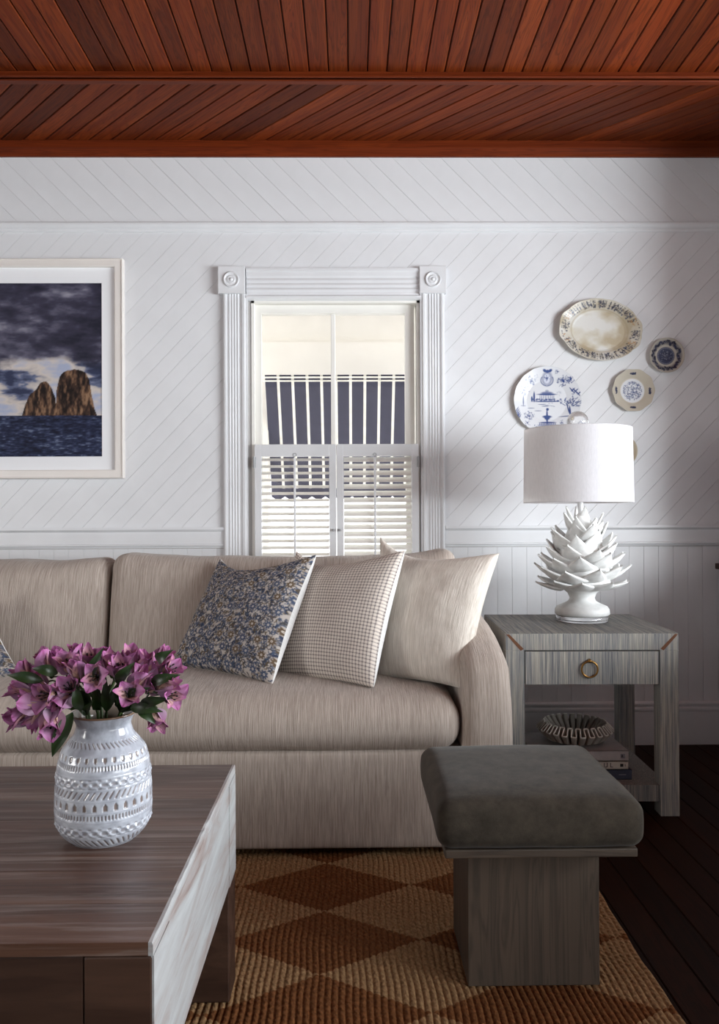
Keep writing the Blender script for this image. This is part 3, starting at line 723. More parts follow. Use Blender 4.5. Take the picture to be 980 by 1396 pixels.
def platter():
    C = Canvas(500, 360, (204, 198, 184)); rn = random.Random(5); r2 = random.Random(9)
    n = fbm((360, 500), 4, 4, 4, 6)
    C.a = lerp3(n, [(0.3, (184, 172, 148)), (0.5, (206, 200, 186)), (0.7, (216, 213, 206))])
    ctr = lambda a, k: (250 + 236 * k * math.cos(a), 180 + 168 * k * math.sin(a))
    yy, xx = C.yy, C.xx; d = np.sqrt(((xx - 250) / 236) ** 2 + ((yy - 180) / 168) ** 2)
    k = np.clip((.70 - d) / .05, 0, 1)[..., None]; well = lerp3(n, [(0.32, (190, 176, 150)), (0.5, (210, 204, 188)), (0.68, (226, 225, 220))]); C.a = C.a * (1 - k) + well * k
    g = np.clip(1 - np.abs(d - .70) / .03, 0, 1)[..., None] * .6; C.a = C.a * (1 - g) + np.array(srgb(176, 158, 126)[:3]) * g
    for deg in range(0, 360, 3):
        a = math.radians(deg + rn.uniform(-2, 2)); s_ = abs(math.sin(a)); dens = 5 if s_ > .42 else (3 if abs(math.sin(a * 1)) < .2 else 0)
        for q in range(dens):
            x, y = ctr(a, rn.uniform(.76, .93)); C.blob(x, y, rn.uniform(3, 8), rn.uniform(2, 4.5), rn.uniform(0, PI), rn.choice([(40, 48, 72), (60, 70, 96), (120, 112, 100)]), rn.uniform(.5, .95))
        x, y = ctr(a, .955); C.blob(x, y, 4, 2.5, a, (58, 62, 74), .7)
    for a0 in (-1.6, -1.25, -.85, 1.7, 1.3, 2.0, -1.95, 0.02, PI - .02):
        x, y = ctr(a0, .85); sprig(C, x, y, 17, (34, 42, 70), 22, rn, 1)
    for a0 in (.42, -.42, PI - .42, PI + .42):
        for q in range(10): x, y = ctr(a0 + rn.uniform(-.14, .14), rn.uniform(.78, .96)); C.blob(x, y, 6, 2, rn.uniform(0, PI), (176, 130, 80), .8)
    return C
def oval_rim(A): 
    c = np.abs(np.cos(A)); return 1 + .010 * np.abs(np.cos(A * 7)) + .035 * np.exp(-((c - .95) / .05) ** 2) - .012 * np.exp(-((c - 1) / .004) ** 2) - .015 * np.exp(-((c - .84) / .03) ** 2)
plate('oval_platter', 820.5, 450.5, 112, 84, math.radians(-7), platter(), oval_rim, [(0, .008), (.62, .008), (.72, .016), (.78, .022), (1, .034)],
      'oval cream platter with gilt and dark blue floral rim, highest on the wall', 110, 400)
def dark_small():
    C = Canvas(240, 240, (186, 180, 168)); rn = random.Random(8); c = lambda a, k: (120 + 113 * k * math.cos(a), 120 + 113 * k * math.sin(a))
    d = np.sqrt((C.xx - 120) ** 2 + (C.yy - 120) ** 2) / 113
    k = np.clip((.52 - d) / .03, 0, 1)[..., None]; C.a = C.a * (1 - k) + np.array(srgb(52, 58, 88)[:3]) * k
    for q in range(150): a, r = rn.uniform(0, 6.3), rn.uniform(0, .36); x, y = c(a, r); C.blob(x, y, 5, 2.4, rn.uniform(0, PI), rn.choice([(22, 28, 54), (120, 124, 140), (40, 46, 78)]), .8)
    for q in range(40): a = q / 40 * 6.283; x, y = c(a, .45); C.blob(x, y, 4, 2, a, (150, 152, 166), .8)
    k = np.clip(1 - np.abs(d - .76) / .13, 0, 1)[..., None] ** .4 * .7; C.a = C.a * (1 - k) + np.array(srgb(62, 66, 88)[:3]) * k
    for q in range(46):
        a = q / 46 * 6.283; x, y = c(a, rn.uniform(.66, .84)); C.blob(x, y, rn.uniform(8, 13), rn.uniform(5, 9), rn.uniform(0, PI), rn.choice([(26, 30, 56), (40, 46, 78)]), .95)
        x, y = c(a + .04, rn.uniform(.68, .86)); C.blob(x, y, 5, 2.5, rn.uniform(0, PI), (150, 150, 156), .7)
    return C
plate('small_dark_plate', 912.5, 485, 48, 48, 0, dark_small(), lambda A: 1 + 0 * A, round_prof, 'smallest plate, navy patterned border and dark centre, farthest right', 60, 200)
def cream_sprigs():
    C = Canvas(260, 260, (200, 192, 176)); rn = random.Random(4); d = np.sqrt((C.xx - 130) ** 2 + (C.yy - 130) ** 2) / 122
    k = np.clip((.58 - d) / .03, 0, 1)[..., None]; C.a = C.a * (1 - k) + np.array(srgb(220, 222, 226)[:3]) * k
    for q in range(230): a, r = rn.uniform(0, 6.3), math.sqrt(rn.random()) * .44; C.blob(130 + 122 * r * math.cos(a), 130 + 122 * r * math.sin(a), 5.5, 2, rn.uniform(0, PI), rn.choice([(60, 78, 130), (90, 106, 150), (50, 62, 110)]), .7)
    for a in (0.03, PI / 2, PI, -PI / 2):
        x, y = 130 + 122 * .8 * math.cos(a), 130 + 122 * .8 * math.sin(a)
        for q in range(20): t = rn.uniform(-18, 18); C.blob(x + t * -math.sin(a) + rn.uniform(-4, 4), y + t * math.cos(a) + rn.uniform(-4, 4), 5, 3, rn.uniform(0, PI), (44, 52, 84), .9)
    return C
plate('sprigged_plate', 866, 533, 58, 58, 0, cream_sprigs(), lambda A: 1 + .018 * np.cos(A * 10), round_prof, 'cream scalloped plate with four navy sprigs, below the darkest plate', 80, 260)
plate('plain_plate', 849, 616, 44, 44, 0, Canvas(60, 60, (196, 184, 160)), lambda A: 1 + 0 * A, round_prof, 'plain cream plate mostly hidden behind the lamp shade', 20, 64)

# ------------------------------------------------------------------ rug
def rug():
    x0, x1, y0, y1 = -1.9, .652, -3.1, -.62
    pitch = .0145; nr = int((x1 - x0) / pitch); sub = 6
    n = nr * sub + 1; X = np.linspace(x0, x1, n); Y = np.linspace(y0, y1, 150)
    Yg, Xg = np.meshgrid(Y, X, indexing='ij')
    wob = .003 * np.sin(Yg * 9 + Xg * 2) + .0015 * np.sin(Yg * 31 + Xg * 11)
    z = .005 + .0042 * np.abs(np.sin(PI * (Xg - x0) / pitch)) ** .6 + .0006 * np.sin(Yg * 300 + np.floor((Xg - x0) / pitch) * 2)
    P = np.stack([Xg + wob * 1.0, Yg, z], -1)
    P[:, 0, 2] = 0.0; P[:, -1, 2] = 0.0; P[0, :, 2] = 0; P[-1, :, 2] = 0
    o = grid_mesh('jute_rug', P, M['rug'])
    tag(o, 'tan jute rug with rows of rust-brown diamonds under the stool and coffee table', 'rug')
rug()
RUG = .0095

# ------------------------------------------------------------------ sofa
sofa = tag(empty('sofa', (-.9, -.65, 0)), 'long oatmeal slub linen sofa with rounded arms under the window', 'sofa')
sofa_o = Vector((-.9, -.65, 0))
def S_(dims): return tuple(d - sofa_o[i // 2] for i, d in enumerate(dims))
SX0, SX1 = -2.26, .474
def sdef(fn):
    def g(p, co):
        q = fn(p, co + sofa_o); return Vector(q) - sofa_o
    return g
softbox('base', S_((SX0 + .01, .47, -1.165, -.14, .032, .315)), .012, M['sofa'], sofa, 10)
softbox('back_frame', S_((SX0, .36, -.34, -.12, .03, .80)), .05, M['sofa'], sofa, 12)
for fxx in (-2.15, .33):
    for fy in (-1.05, -.25): box('foot', M['dark'], S_((fxx, fxx + .06, fy, fy + .06, RUG if fy < -.6 else 0.0, .04)), sofa)
def arm_def(p, co):
    # height profile along the depth: low rounded front rising to the back
    t = (co.y + 1.175) / 1.04                      # 0 front .. 1 back
    Hh = .565 + .125 * (1 - math.exp(-max(0, t) * 3.6)) 
    base = .03; f = (co.z - base) / (.69 - base)
    z = base + f * (Hh - base)
    x = co.x
    bul = .010 * math.sin(PI * min(1, max(0, f)))
    x += bul * p.x
    y = co.y + .03 * max(0, f - .75) * 4 * max(0, 1 - t * 3)
    return (x, y, z + .004 * ns(co.x, co.y, co.z, 9))
softbox('arm', S_((.336, .468, -1.175, -.135, .03, .69)), .046, M['sofa'], sofa, 22, sdef(arm_def))
softbox('arm', S_((SX0, SX0 + .14, -1.175, -.135, .03, .69)), .062, M['sofa'], sofa, 14, sdef(arm_def))
def seat_def(p, co):
    cr = (1 - p.x ** 4) * (1 - min(1, abs(p.y)) ** 3)
    z = co.z + (.022 * cr if p.z > 0 else 0)
    y = co.y - (.014 * (1 - p.z ** 2) * (1 - p.x ** 8) if p.y < 0 else 0)
    z += .003 * ns(co.x, co.y, co.z, 7) + .004 * ns(co.x, co.y, 1, 2.5)
    return (co.x, y, z)
softbox('seat_cushion', S_((-2.115, .326, -1.175, -.33, .305, .468)), .075, M['sofa'], sofa, 24, sdef(seat_def), nx=2)
def back_def(x0, x1, seed):
    def g(p, co):
        bl = (1 - p.x ** 4) * (1 - p.z ** 4)
        y = co.y + (-.035 * bl if p.y < 0 else .01 * bl)
        z = co.z; top = max(0, p.z)
        z += -.018 * top * abs(math.sin((co.x + seed) * 1.7)) + .008 * top * ns(co.x, 0, seed, 6) + .012 * top * (abs(p.x) ** 6) + (.022 * top * max(0, p.x) ** 3 if seed == 1 else 0)
        # creases gathering near the corners
        y += .006 * ns(co.x * 2, co.y, co.z, 6 + seed) * 1.0
        lean = (co.z - .45) * .22; y += lean
        x = co.x
        if seed == 1 and co.z < .70: x = min(x, .33 - .0)  if x > .33 else x
        return (x, y, z)
    return g
softbox('back_cushion', S_((-.868, .388, -.675, -.47, .455, .866)), .055, M['sofa'], sofa, 24, sdef(back_def(0, 0, 1)), nx=1)
softbox('back_cushion', S_((-2.12, -.878, -.675, -.47, .455, .860)), .055, M['sofa'], sofa, 24, sdef(back_def(0, 0, 2)), nx=1)

# ------------------------------------------------------------------ throw pillows
def pillow(name, TL, TR, BR, BL_, T0, T1, mat, label, color=None, n=60, chop=.03, sag=.085, canvas=None, backmat='backing'):
    TL, TR, BR, BL_ = [np.array(q) for q in (TL, TR, BR, BL_)]
    C0 = (TL + TR + BR + BL_) / 4
    t = tag(empty(name, tuple(C0)), label, 'pillow', 'throw pillows on the sofa')
    nrm = np.cross(TR - BL_, TL - BR); nrm /= np.linalg.norm(nrm)
    if nrm[1] > 0: nrm = -nrm
    u = np.linspace(-1, 1, n)[None, :] * np.ones((n, 1)); v = np.linspace(-1, 1, n)[:, None] * np.ones((1, n))
    u = np.sin(u * PI / 2) * .35 + u * .65; v = np.sin(v * PI / 2) * .35 + v * .65
    su = u * (1 - sag * (1 - v ** 2)); sv = v * (1 - sag * .6 * (1 - u ** 2))
    sv = sv - chop / .25 * (1 - u ** 2) ** .9 * (1 - .45 * u) * np.clip(v, 0, 1) ** 2.2
    a, b = (su[..., None] + 1) / 2, (sv[..., None] + 1) / 2
    base = (BL_ * (1 - a) + BR * a) * (1 - b) + (TL * (1 - a) + TR * a) * b
    th = np.clip((1 - u ** 2) * (1 - v ** 2), 0, 1) ** .42
    wr = fbm((n, n), 5, 5, 3, len(label)) - .5
    uv = np.stack([(u + 1) / 2, (v + 1) / 2], -1)
    for nm, sg, T, m in (('front_panel', 1, T0, mat), ('back_panel', -1, T1, M[backmat])):
        P = base + nrm * (sg * T * th + .014 * wr * th)[..., None] - C0
        c = None
        if nm == 'front_panel' and canvas is not None: c = canvas.sample((u + 1) / 2, 1 - (v + 1) / 2)
        grid_mesh(nm, P, m, t, uv=uv, color=c, flip=(sg < 0))
    return t
def floral():
    C = Canvas(620, 620, (186, 178, 171)); rn = random.Random(12)
    blues = [(42, 54, 78), (52, 66, 92), (72, 86, 110), (70, 70, 74), (94, 82, 66)]
    for _ in range(4200):                    # scrolling leafy filler
        x, y = rn.uniform(0, 620), rn.uniform(0, 620); a = rn.uniform(0, 2 * PI); c = rn.choice(blues)
        C.blob(x, y, rn.uniform(6, 9), rn.uniform(2.2, 3.6), a, c, .9)
        C.blob(x + 9 * math.cos(a + .8), y + 9 * math.sin(a + .8), 6, 2.4, a + 1.2, c, .85)
    for i in range(9):
        for j in range(9):
            x = 30 + i * 70 + (35 if j % 2 else 0) + rn.uniform(-8, 8); y = 30 + j * 70 + rn.uniform(-8, 8)
            c = rn.choice([(56, 68, 96), (66, 80, 106), (96, 78, 58)])
            C.blob(x, y, 20, 20, 0, (186, 178, 171), .55)
            for k in range(8): a = k * PI / 4 + .3; C.blob(x + 11 * math.cos(a), y + 11 * math.sin(a), 8, 4.2, a, c, .95)
            C.blob(x, y, 5, 5, 0, (214, 206, 196)); C.blob(x, y, 2.2, 2.2, 0, c)
    return C
FL = floral()
A3 = lambda px, py, Z: tuple(at(px, py, Z))
pillow('floral_pillow', A3(301, 760, 2.90), A3(431, 756, 2.70), A3(370, 932, 2.50), A3(234, 906, 2.80), .075, .105, M['floral'], 'blue and brown small floral pillow left of the checked pillow', canvas=FL, n=240, chop=.055)
pillow('checked_pillow', A3(404, 750, 2.88), A3(552, 750, 2.62), A3(508, 938, 2.45), A3(368, 924, 2.74), .075, .10, M['gingham'], 'beige and grey fine checked pillow, second from the right arm', n=90, chop=.05)
pillow('ivory_pillow', A3(518, 731, 2.86), A3(681, 755, 2.60), A3(630, 940, 2.44), A3(510, 925, 2.68), .085, .09, M['ivory'], 'plain ivory slub pillow leaning against the right sofa arm', n=90, backmat='ivory', chop=.052)
pillow('floral_pillow', A3(-170, 880, 2.85), A3(-20, 800, 2.75), A3(30, 915, 2.62), A3(-150, 960, 2.65), .06, .06, M['floral'], 'blue floral pillow at the left photo edge, only one corner visible', canvas=FL, n=100)

# ------------------------------------------------------------------ end table
ex0, ex1, ey0, ey1 = .523, 1.096, -.838, -.325
et = tag(empty('end_table', (.81, -.58, 0), math.radians(-1.5)), 'grey grasscloth end table with one drawer beside the sofa', 'table')
def E(dims): o = (.81, -.58, 0); return tuple(d - o[i // 2] for i, d in enumerate(dims))
lw = .062
tp = box('tabletop', M['grass_v'], E((ex0, ex1, ey0, ey1, .551, .606)), et, .0015)
box('top_surface', M['grass_t'], E((ex0 + .001, ex1 - .001, ey0 + .001, ey1 - .001, .606, .6085)), et, .001)
for (a, b) in ((ex0, ey0), (ex1 - lw, ey0), (ex0, ey1 - lw), (ex1 - lw, ey1 - lw)):
    box('leg', M['grass_v'], E((a, a + lw, b, b + lw, 0, .551)), et, .0015)
box('side_apron', M['grass_v'], E((ex0 + .003, ex0 + .02, ey0 + lw, ey1 - lw, .437, .551)), et)
box('side_apron', M['grass_v'], E((ex1 - .02, ex1 - .003, ey0 + lw, ey1 - lw, .437, .551)), et)
box('rear_apron', M['grass_v'], E((ex0 + lw, ex1 - lw, ey1 - .02, ey1 - .003, .437, .551)), et)
box('drawer_recess', M['dark'], E((ex0 + lw, ex1 - lw, ey0 + .03, ey0 + .04, .44, .551)), et)
dr = box('drawer', M['grass_v'], E((ex0 + lw + .003, ex1 - lw - .003, ey0 + .001, ey0 + .028, .437, .547)), et, .0015)
rc = (.80, ey0 - .006, .489); v_, f_ = torus_vf((rc[0] - .81, rc[1] + .58, rc[2]), .0265, .0032, 'Y', 40, 10)
MB().add(v_, f_).build('ring_pull', M['brass'], dr, True)
MB().add(*tube_vf([(rc[0] - .81, ey0 + .58 + .002, .5165), (rc[0] - .81, ey0 + .58 - .008, .5165), (rc[0] - .81, ey0 + .58 - .012, .516)], [.007, .006, .004], 12)).build('pull_post', M['brass'], dr, True)
box('shelf', M['grass_b'], E((ex0 + .012, ex1 - .03, ey0 + .012, ey1 - .005, .045, .1)), et, .0015)
for sx in (-1, 1):                       # worn rust-coloured mitres at the front corners
    xa = ex0 + .002 if sx < 0 else ex1 - .002; d = -sx
    v = [(xa + d * .0, ey0 - .0006, .604), (xa + d * .010, ey0 - .0006, .605), (xa + d * .058, ey0 - .0006, .556), (xa + d * .048, ey0 - .0006, .550)]
    v += [(p[0], ey0 + .001, p[2]) for p in v]
    f = [(0, 1, 2, 3), (4, 7, 6, 5)] + [(i, i + 4, (i + 1) % 4 + 4, (i + 1) % 4) for i in range(4)]
    mesh_obj('worn_mitre', [(p[0] - .81, p[1] + .58, p[2]) for p in v], f, M['rust'], et)

# books
def book(name, x0, x1, y0, y1, z0, z1, mat, label, rz=0):
    c = ((x0 + x1) / 2, (y0 + y1) / 2, z0); t = tag(empty(name, c, rz), label, 'book', 'books stacked on the lower shelf of the end table')
    hx, hy, h = (x1 - x0) / 2, (y1 - y0) / 2, z1 - z0
    MB().box(-hx, hx, -hy, hy, 0, .003).box(-hx, hx, -hy, hy, h - .003, h).box(-hx, hx, -hy, -hy + .004, 0, h).build('cover', mat, t, bevel=.0008)
    box('pages', M['paper'], (-hx + .004, hx - .004, -hy + .004, hy - .004, .003, h - .003), t)
    return t, hx, hy, h
def letter(txt, parent, loc, size, mat):
    c = bpy.data.curves.new('lettering', 'FONT'); c.body = txt; c.size = size; c.extrude = .0004; c.align_y = 'CENTER'
    o = bpy.data.objects.new('lettering', c); COL.objects.link(o); o.parent = parent; o.location = loc; o.rotation_euler = (PI / 2, 0, 0); c.materials.append(mat)
    me = bpy.data.meshes.new_from_object(o); bpy.data.objects.remove(o); o = bpy.data.objects.new('lettering', me); COL.objects.link(o); o.parent = parent; o.location = loc; o.rotation_euler = (PI / 2, 0, 0); return o
t1, hx, hy, h = book('book', .635, .955, -.775, -.53, .10, .134, M['book_blue'], 'dark blue book at the bottom of the stack on the table shelf')
box('spine_mark', M['paleink'], (hx - .045, hx - .02, -hy - .0006, -hy + .001, h / 2 - .001, h / 2 + .001), t1)
t2, hx, hy, h = book('book', .63, .944, -.772, -.535, .134, .162, M['book_cream'], 'cream book with black spine lettering, middle of the stack')
letter('U L', t2, (hx - .085, -hy - .0005, h / 2), .022, M['ink'])
box('spine_emblem', M['ink'], (hx - .028, hx - .017, -hy - .0006, -hy + .001, h / 2 - .005, h / 2 + .005), t2); box('spine_mark', M['ink'], (hx - .012, hx - .010, -hy - .0006, -hy + .001, h / 2 - .004, h / 2 + .004), t2)
t3, hx, hy, h = book('book', .62, .946, -.77, -.53, .162, .197, M['book_grey'], 'pale grey book on top of the stack under the ruffled bowl')
box('spine_emblem', M['paleink'], (hx - .028, hx - .012, -hy - .0006, -hy + .001, h / 2 - .009, h / 2 + .007), t3, .001)
letter('a', t3, (hx - .026, -hy - .001, h / 2 + .001), .018, M['ink'])
# ruffled bowl
def ruffle():
    n, m, N = 26, 26 * 18, 26
    T = np.linspace(0, 1, n)[:, None]; A = (np.arange(m) * 2 * PI / m)[None, :]
    R = .028 + .092 * T ** .8 * np.ones_like(A); Zr = .066 * T ** 1.35 * np.ones_like(A)
    am = np.clip((T - .12) / .5, 0, 1)
    w_ = np.sin(N * A + .5 * np.sin(2 * N * A)); r = R + am * .012 * w_; th = A - am * .03 * np.sin(2 * N * A)
    P = np.stack([r * np.cos(th), r * np.sin(th), Zr - .008 * am - am * .012 * w_], -1)
    o = grid_mesh('ruffled_bowl', P, M['bowl'], None, True); s_ = o.modifiers.new('thick', 'SOLIDIFY'); s_.thickness = .004; s_.offset = 0
    b = bmesh.new(); b.from_mesh(o.data); b.verts.ensure_lookup_table(); b.faces.new([b.verts[i] for i in range(m)][::-1]); b.to_mesh(o.data); b.free()
    A1 = A[0]; wv = np.sin(N * A1 + .5 * np.sin(2 * N * A1)); rr_ = .120 + .012 * wv; tt_ = A1 - .03 * np.sin(2 * N * A1)
    mb = MB(); mb.add(*tube_vf([(rr_[k % m] * math.cos(tt_[k % m]), rr_[k % m] * math.sin(tt_[k % m]), .0585 - .012 * wv[k % m]) for k in range(m + 1)], .0022, 6)); mb.build('rim', M['rimglaze'], o, True)
    o.location = (.795, -.655, .1995); tag(o, 'grey ruffled ceramic bowl on top of the books under the end table', 'bowl')
ruffle()

# ------------------------------------------------------------------ lamp
lx, ly, lz = .859, -.53, .6085
lamp = tag(empty('table_lamp', (lx, ly, lz)), 'white artichoke table lamp with a drum shade on the end table', 'lamp')
lathe('acrylic_base', [(.0005, .0005), (.092, .0005), (.094, .003), (.094, .020), (.092, .0215), (.0005, .0215)], M['glass'], lamp, 64)
body = lathe('body', [(.0005, .022), (.092, .022), (.099, .028), (.098, .045), (.09, .056), (.066, .066), (.05, .075), (.045, .086), (.052, .104), (.074, .122), (.098, .134), (.104, .142), (.10, .15),
                      (.098, .19), (.09, .23), (.078, .27), (.062, .31), (.045, .35), (.028, .385), (.012, .40), (.0005, .40)], M['plaster'], lamp, 48)
rows = [  # tip radius, tip z, base radius, base z, width, count
    (.178, .146, .090, .126, .100, 10), (.178, .203, .092, .160, .102, 10), (.169, .243, .088, .196, .100, 10), (.149, .284, .078, .232, .096, 9),
    (.127, .322, .064, .264, .090, 9), (.101, .358, .046, .294, .082, 8), (.077, .390, .030, .322, .072, 7), (.05, .424, .012, .352, .058, 5)]
for ri, (rt, zt, rb, zb, wd, cnt) in enumerate(rows):
    nu, nv = 9, 12; P = np.zeros((nv, nu, 3))
    for i in range(nv):
        v = i / (nv - 1); hw = wd * .60 * max(0, 1 - v ** 1.45) ** .95
        r = rb + (rt - rb) * (v ** .9); z = zb - .012 + (zt - zb + .012) * (v ** 1.5)
        for j in range(nu):
            u = j / (nu - 1) * 2 - 1
            cup = .24 * hw * (u * u); ridge = .05 * wd * max(0, 1 - abs(u) * 3)
            P[i, j] = (r - cup * .4, u * hw, z + cup * .9 + ridge * .25)
    me = None
    for k in range(cnt):
        if me is None: o = grid_mesh('leaf', P, M['plaster'], body); me = o.data; sm = o.modifiers.new('thick', 'SOLIDIFY'); sm.thickness = .0065; sm.offset = -1; first = o
        else: o = first.copy(); COL.objects.link(o); o.parent = body
        o.rotation_euler = (random.uniform(-.05, .05), random.uniform(-.07, .05), 2 * PI * (k + .5 * (ri % 2)) / cnt - 1.2); o.scale = (1, random.uniform(.93, 1.05), random.uniform(.97, 1.03))
MB().add(*tube_vf([(0, 0, .39), (-.004, 0, .425), (-.006, 0, .47)], .011, 16)).build('socket', M['trim'], lamp, True)
sxo = -.013; sz0, sz1, r0, r1 = 1.048 - lz, 1.318 - lz, .1985, .1945
sh = lathe('lamp_shade', [(r0, sz0), (r0 * .5 + r1 * .5, (sz0 + sz1) / 2), (r1, sz1)], M['shade'], lamp, 96, (sxo, 0, 0), True)
for zz, rr in ((sz0, r0), (sz1, r1)):
    v_, f_ = torus_vf((sxo, 0, zz), rr - .001, .0016, 'Z', 96, 6); MB().add(v_, f_).build('shade_rim', M['shade'], sh, True)
hm = MB().add(*tube_vf([(sxo * .6, 0, .455), (sxo - .05, 0, .52), (sxo - .055, 0, .6), (sxo - .02, 0, .69), (sxo, 0, .702), (sxo + .02, 0, .69), (sxo + .055, 0, .6), (sxo + .05, 0, .52), (sxo * .6, 0, .455)], .0025, 8))
for a in range(3): hm.add(*tube_vf([(sxo, 0, .702), (sxo + .193 * math.cos(a * 2.094), .193 * math.sin(a * 2.094), sz1 - .004)], .002, 6))
hm.build('harp', M['steel'], lamp, True)
MB().add(*tube_vf([(sxo, 0, .70), (sxo, 0, .702)], .006, 12)).build('finial_stem', M['steel'], lamp, True)
rb_ = .040; lathe('finial_ball', [(max(.0005, rb_ * math.sin(PI * k / 20)),   .738 - rb_ * math.cos(PI * k / 20)) for k in range(21)], M['glass'], lamp, 40, (sxo, 0, 0))

# ------------------------------------------------------------------ stool
st = tag(empty('stool', (.383, -1.694, RUG)), 'square taupe velvet stool on a wide grey oak pedestal', 'stool')
box('pedestal', M['oak'], (-.139, .139, -.12, .12, 0, .300), st, .002).data.transform(Matrix.Identity(4))
ped = st.children[0]
# grain runs upright on the pedestal: turn the mesh so that its local x is vertical
ped.data.transform(Matrix.Rotation(PI / 2, 4, 'Y')); ped.rotation_euler = (0, -PI / 2, 0)
box('platform', M['oak'], (-.195, .195, -.195, .195, .300, .318), st, .003)
def cush(p, co):
    cr = (1 - p.x ** 4) * (1 - p.y ** 4)
    z = co.z + (.012 * cr if p.z > 0 else 0) + .002 * ns(co.x, co.y, co.z, 12)
    k = 1 + .018 * (1 - p.z ** 2) + .006 * ns(co.x, co.y, co.z, 8)
    return (co.x * k, co.y * k, z)
softbox('cushion', (-.207, .207, -.207, .207, .318, .416), .028, M['velvet'], st, 24, cush)

# ------------------------------------------------------------------ coffee table
ct = tag(empty('coffee_table', (-1.0, -2.136, RUG)), 'low whitewashed brown wood coffee table with thick square legs', 'table')
CT = .468; cx_, cy_ = -1.0, -2.136
def K(dims): o = (cx_, cy_, RUG); return tuple(d - o[i // 2] for i, d in enumerate(dims))
tx0, tx1, ty0, ty1 = -1.75, -.249, -2.498, -1.774
npk = 7
for k in range(npk):
    a, b = ty0 + (ty1 - ty0) * k / npk, ty0 + (ty1 - ty0) * (k + 1) / npk
    m = MB().box(*K((tx0, tx1 - .006, a + .0001, b - .0001, CT - .017, CT + random.uniform(-.0002, .0002)))).build('plank', M['tt'], ct, bevel=.0005)
n_e = 60; ev = []                         # chipped, whitewashed edge strip along the right side
for k in range(n_e + 1):
    y = ty0 + (ty1 - ty0) * k / n_e; j = .0022 * abs(ns(y, 1, 2, 22)) * 2
    ev += [(tx1 - .006, y, CT - .0003), (tx1 - .001 - j, y, CT - j * .8), (tx1, y, CT - .004 - j), (tx1, y, CT - .017), (tx1 - .006, y, CT - .017)]
ef = [(5 * k + i, 5 * k + (i + 1) % 5, 5 * k + 5 + (i + 1) % 5, 5 * k + 5 + i) for k in range(n_e) for i in range(5)] + [(4, 3, 2, 1, 0), tuple(5 * n_e + i for i in range(5))]
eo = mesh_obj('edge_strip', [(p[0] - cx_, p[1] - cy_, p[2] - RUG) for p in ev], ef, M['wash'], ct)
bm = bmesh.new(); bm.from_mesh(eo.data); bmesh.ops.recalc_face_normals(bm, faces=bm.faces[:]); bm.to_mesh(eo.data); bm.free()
lg = .088
for a in (tx0, tx1 - lg):
    for b in (ty0, ty1 - lg):
        o = box('leg', M['tleg'], K((a + .001, a + lg - .001, b + .001, b + lg - .001, RUG, CT - .018)), ct, .003)
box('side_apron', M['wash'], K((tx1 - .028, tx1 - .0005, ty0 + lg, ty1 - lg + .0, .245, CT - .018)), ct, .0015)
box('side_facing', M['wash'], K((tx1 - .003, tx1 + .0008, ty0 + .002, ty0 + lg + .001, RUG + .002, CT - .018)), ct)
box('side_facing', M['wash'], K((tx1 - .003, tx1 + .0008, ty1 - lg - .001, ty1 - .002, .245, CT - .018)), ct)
box('side_apron', M['tleg'], K((tx0, tx0 + .028, ty0 + lg, ty1 - lg, .245, CT - .018)), ct)
box('long_apron', M['tleg'], K((tx0 + lg, tx1 - lg, ty0 + .002, ty0 + .03, .245, CT - .018)), ct, .0015)
box('long_apron', M['tleg'], K((tx0 + lg, tx1 - lg, ty1 - .03, ty1 - .002, .245, CT - .018)), ct, .0015)

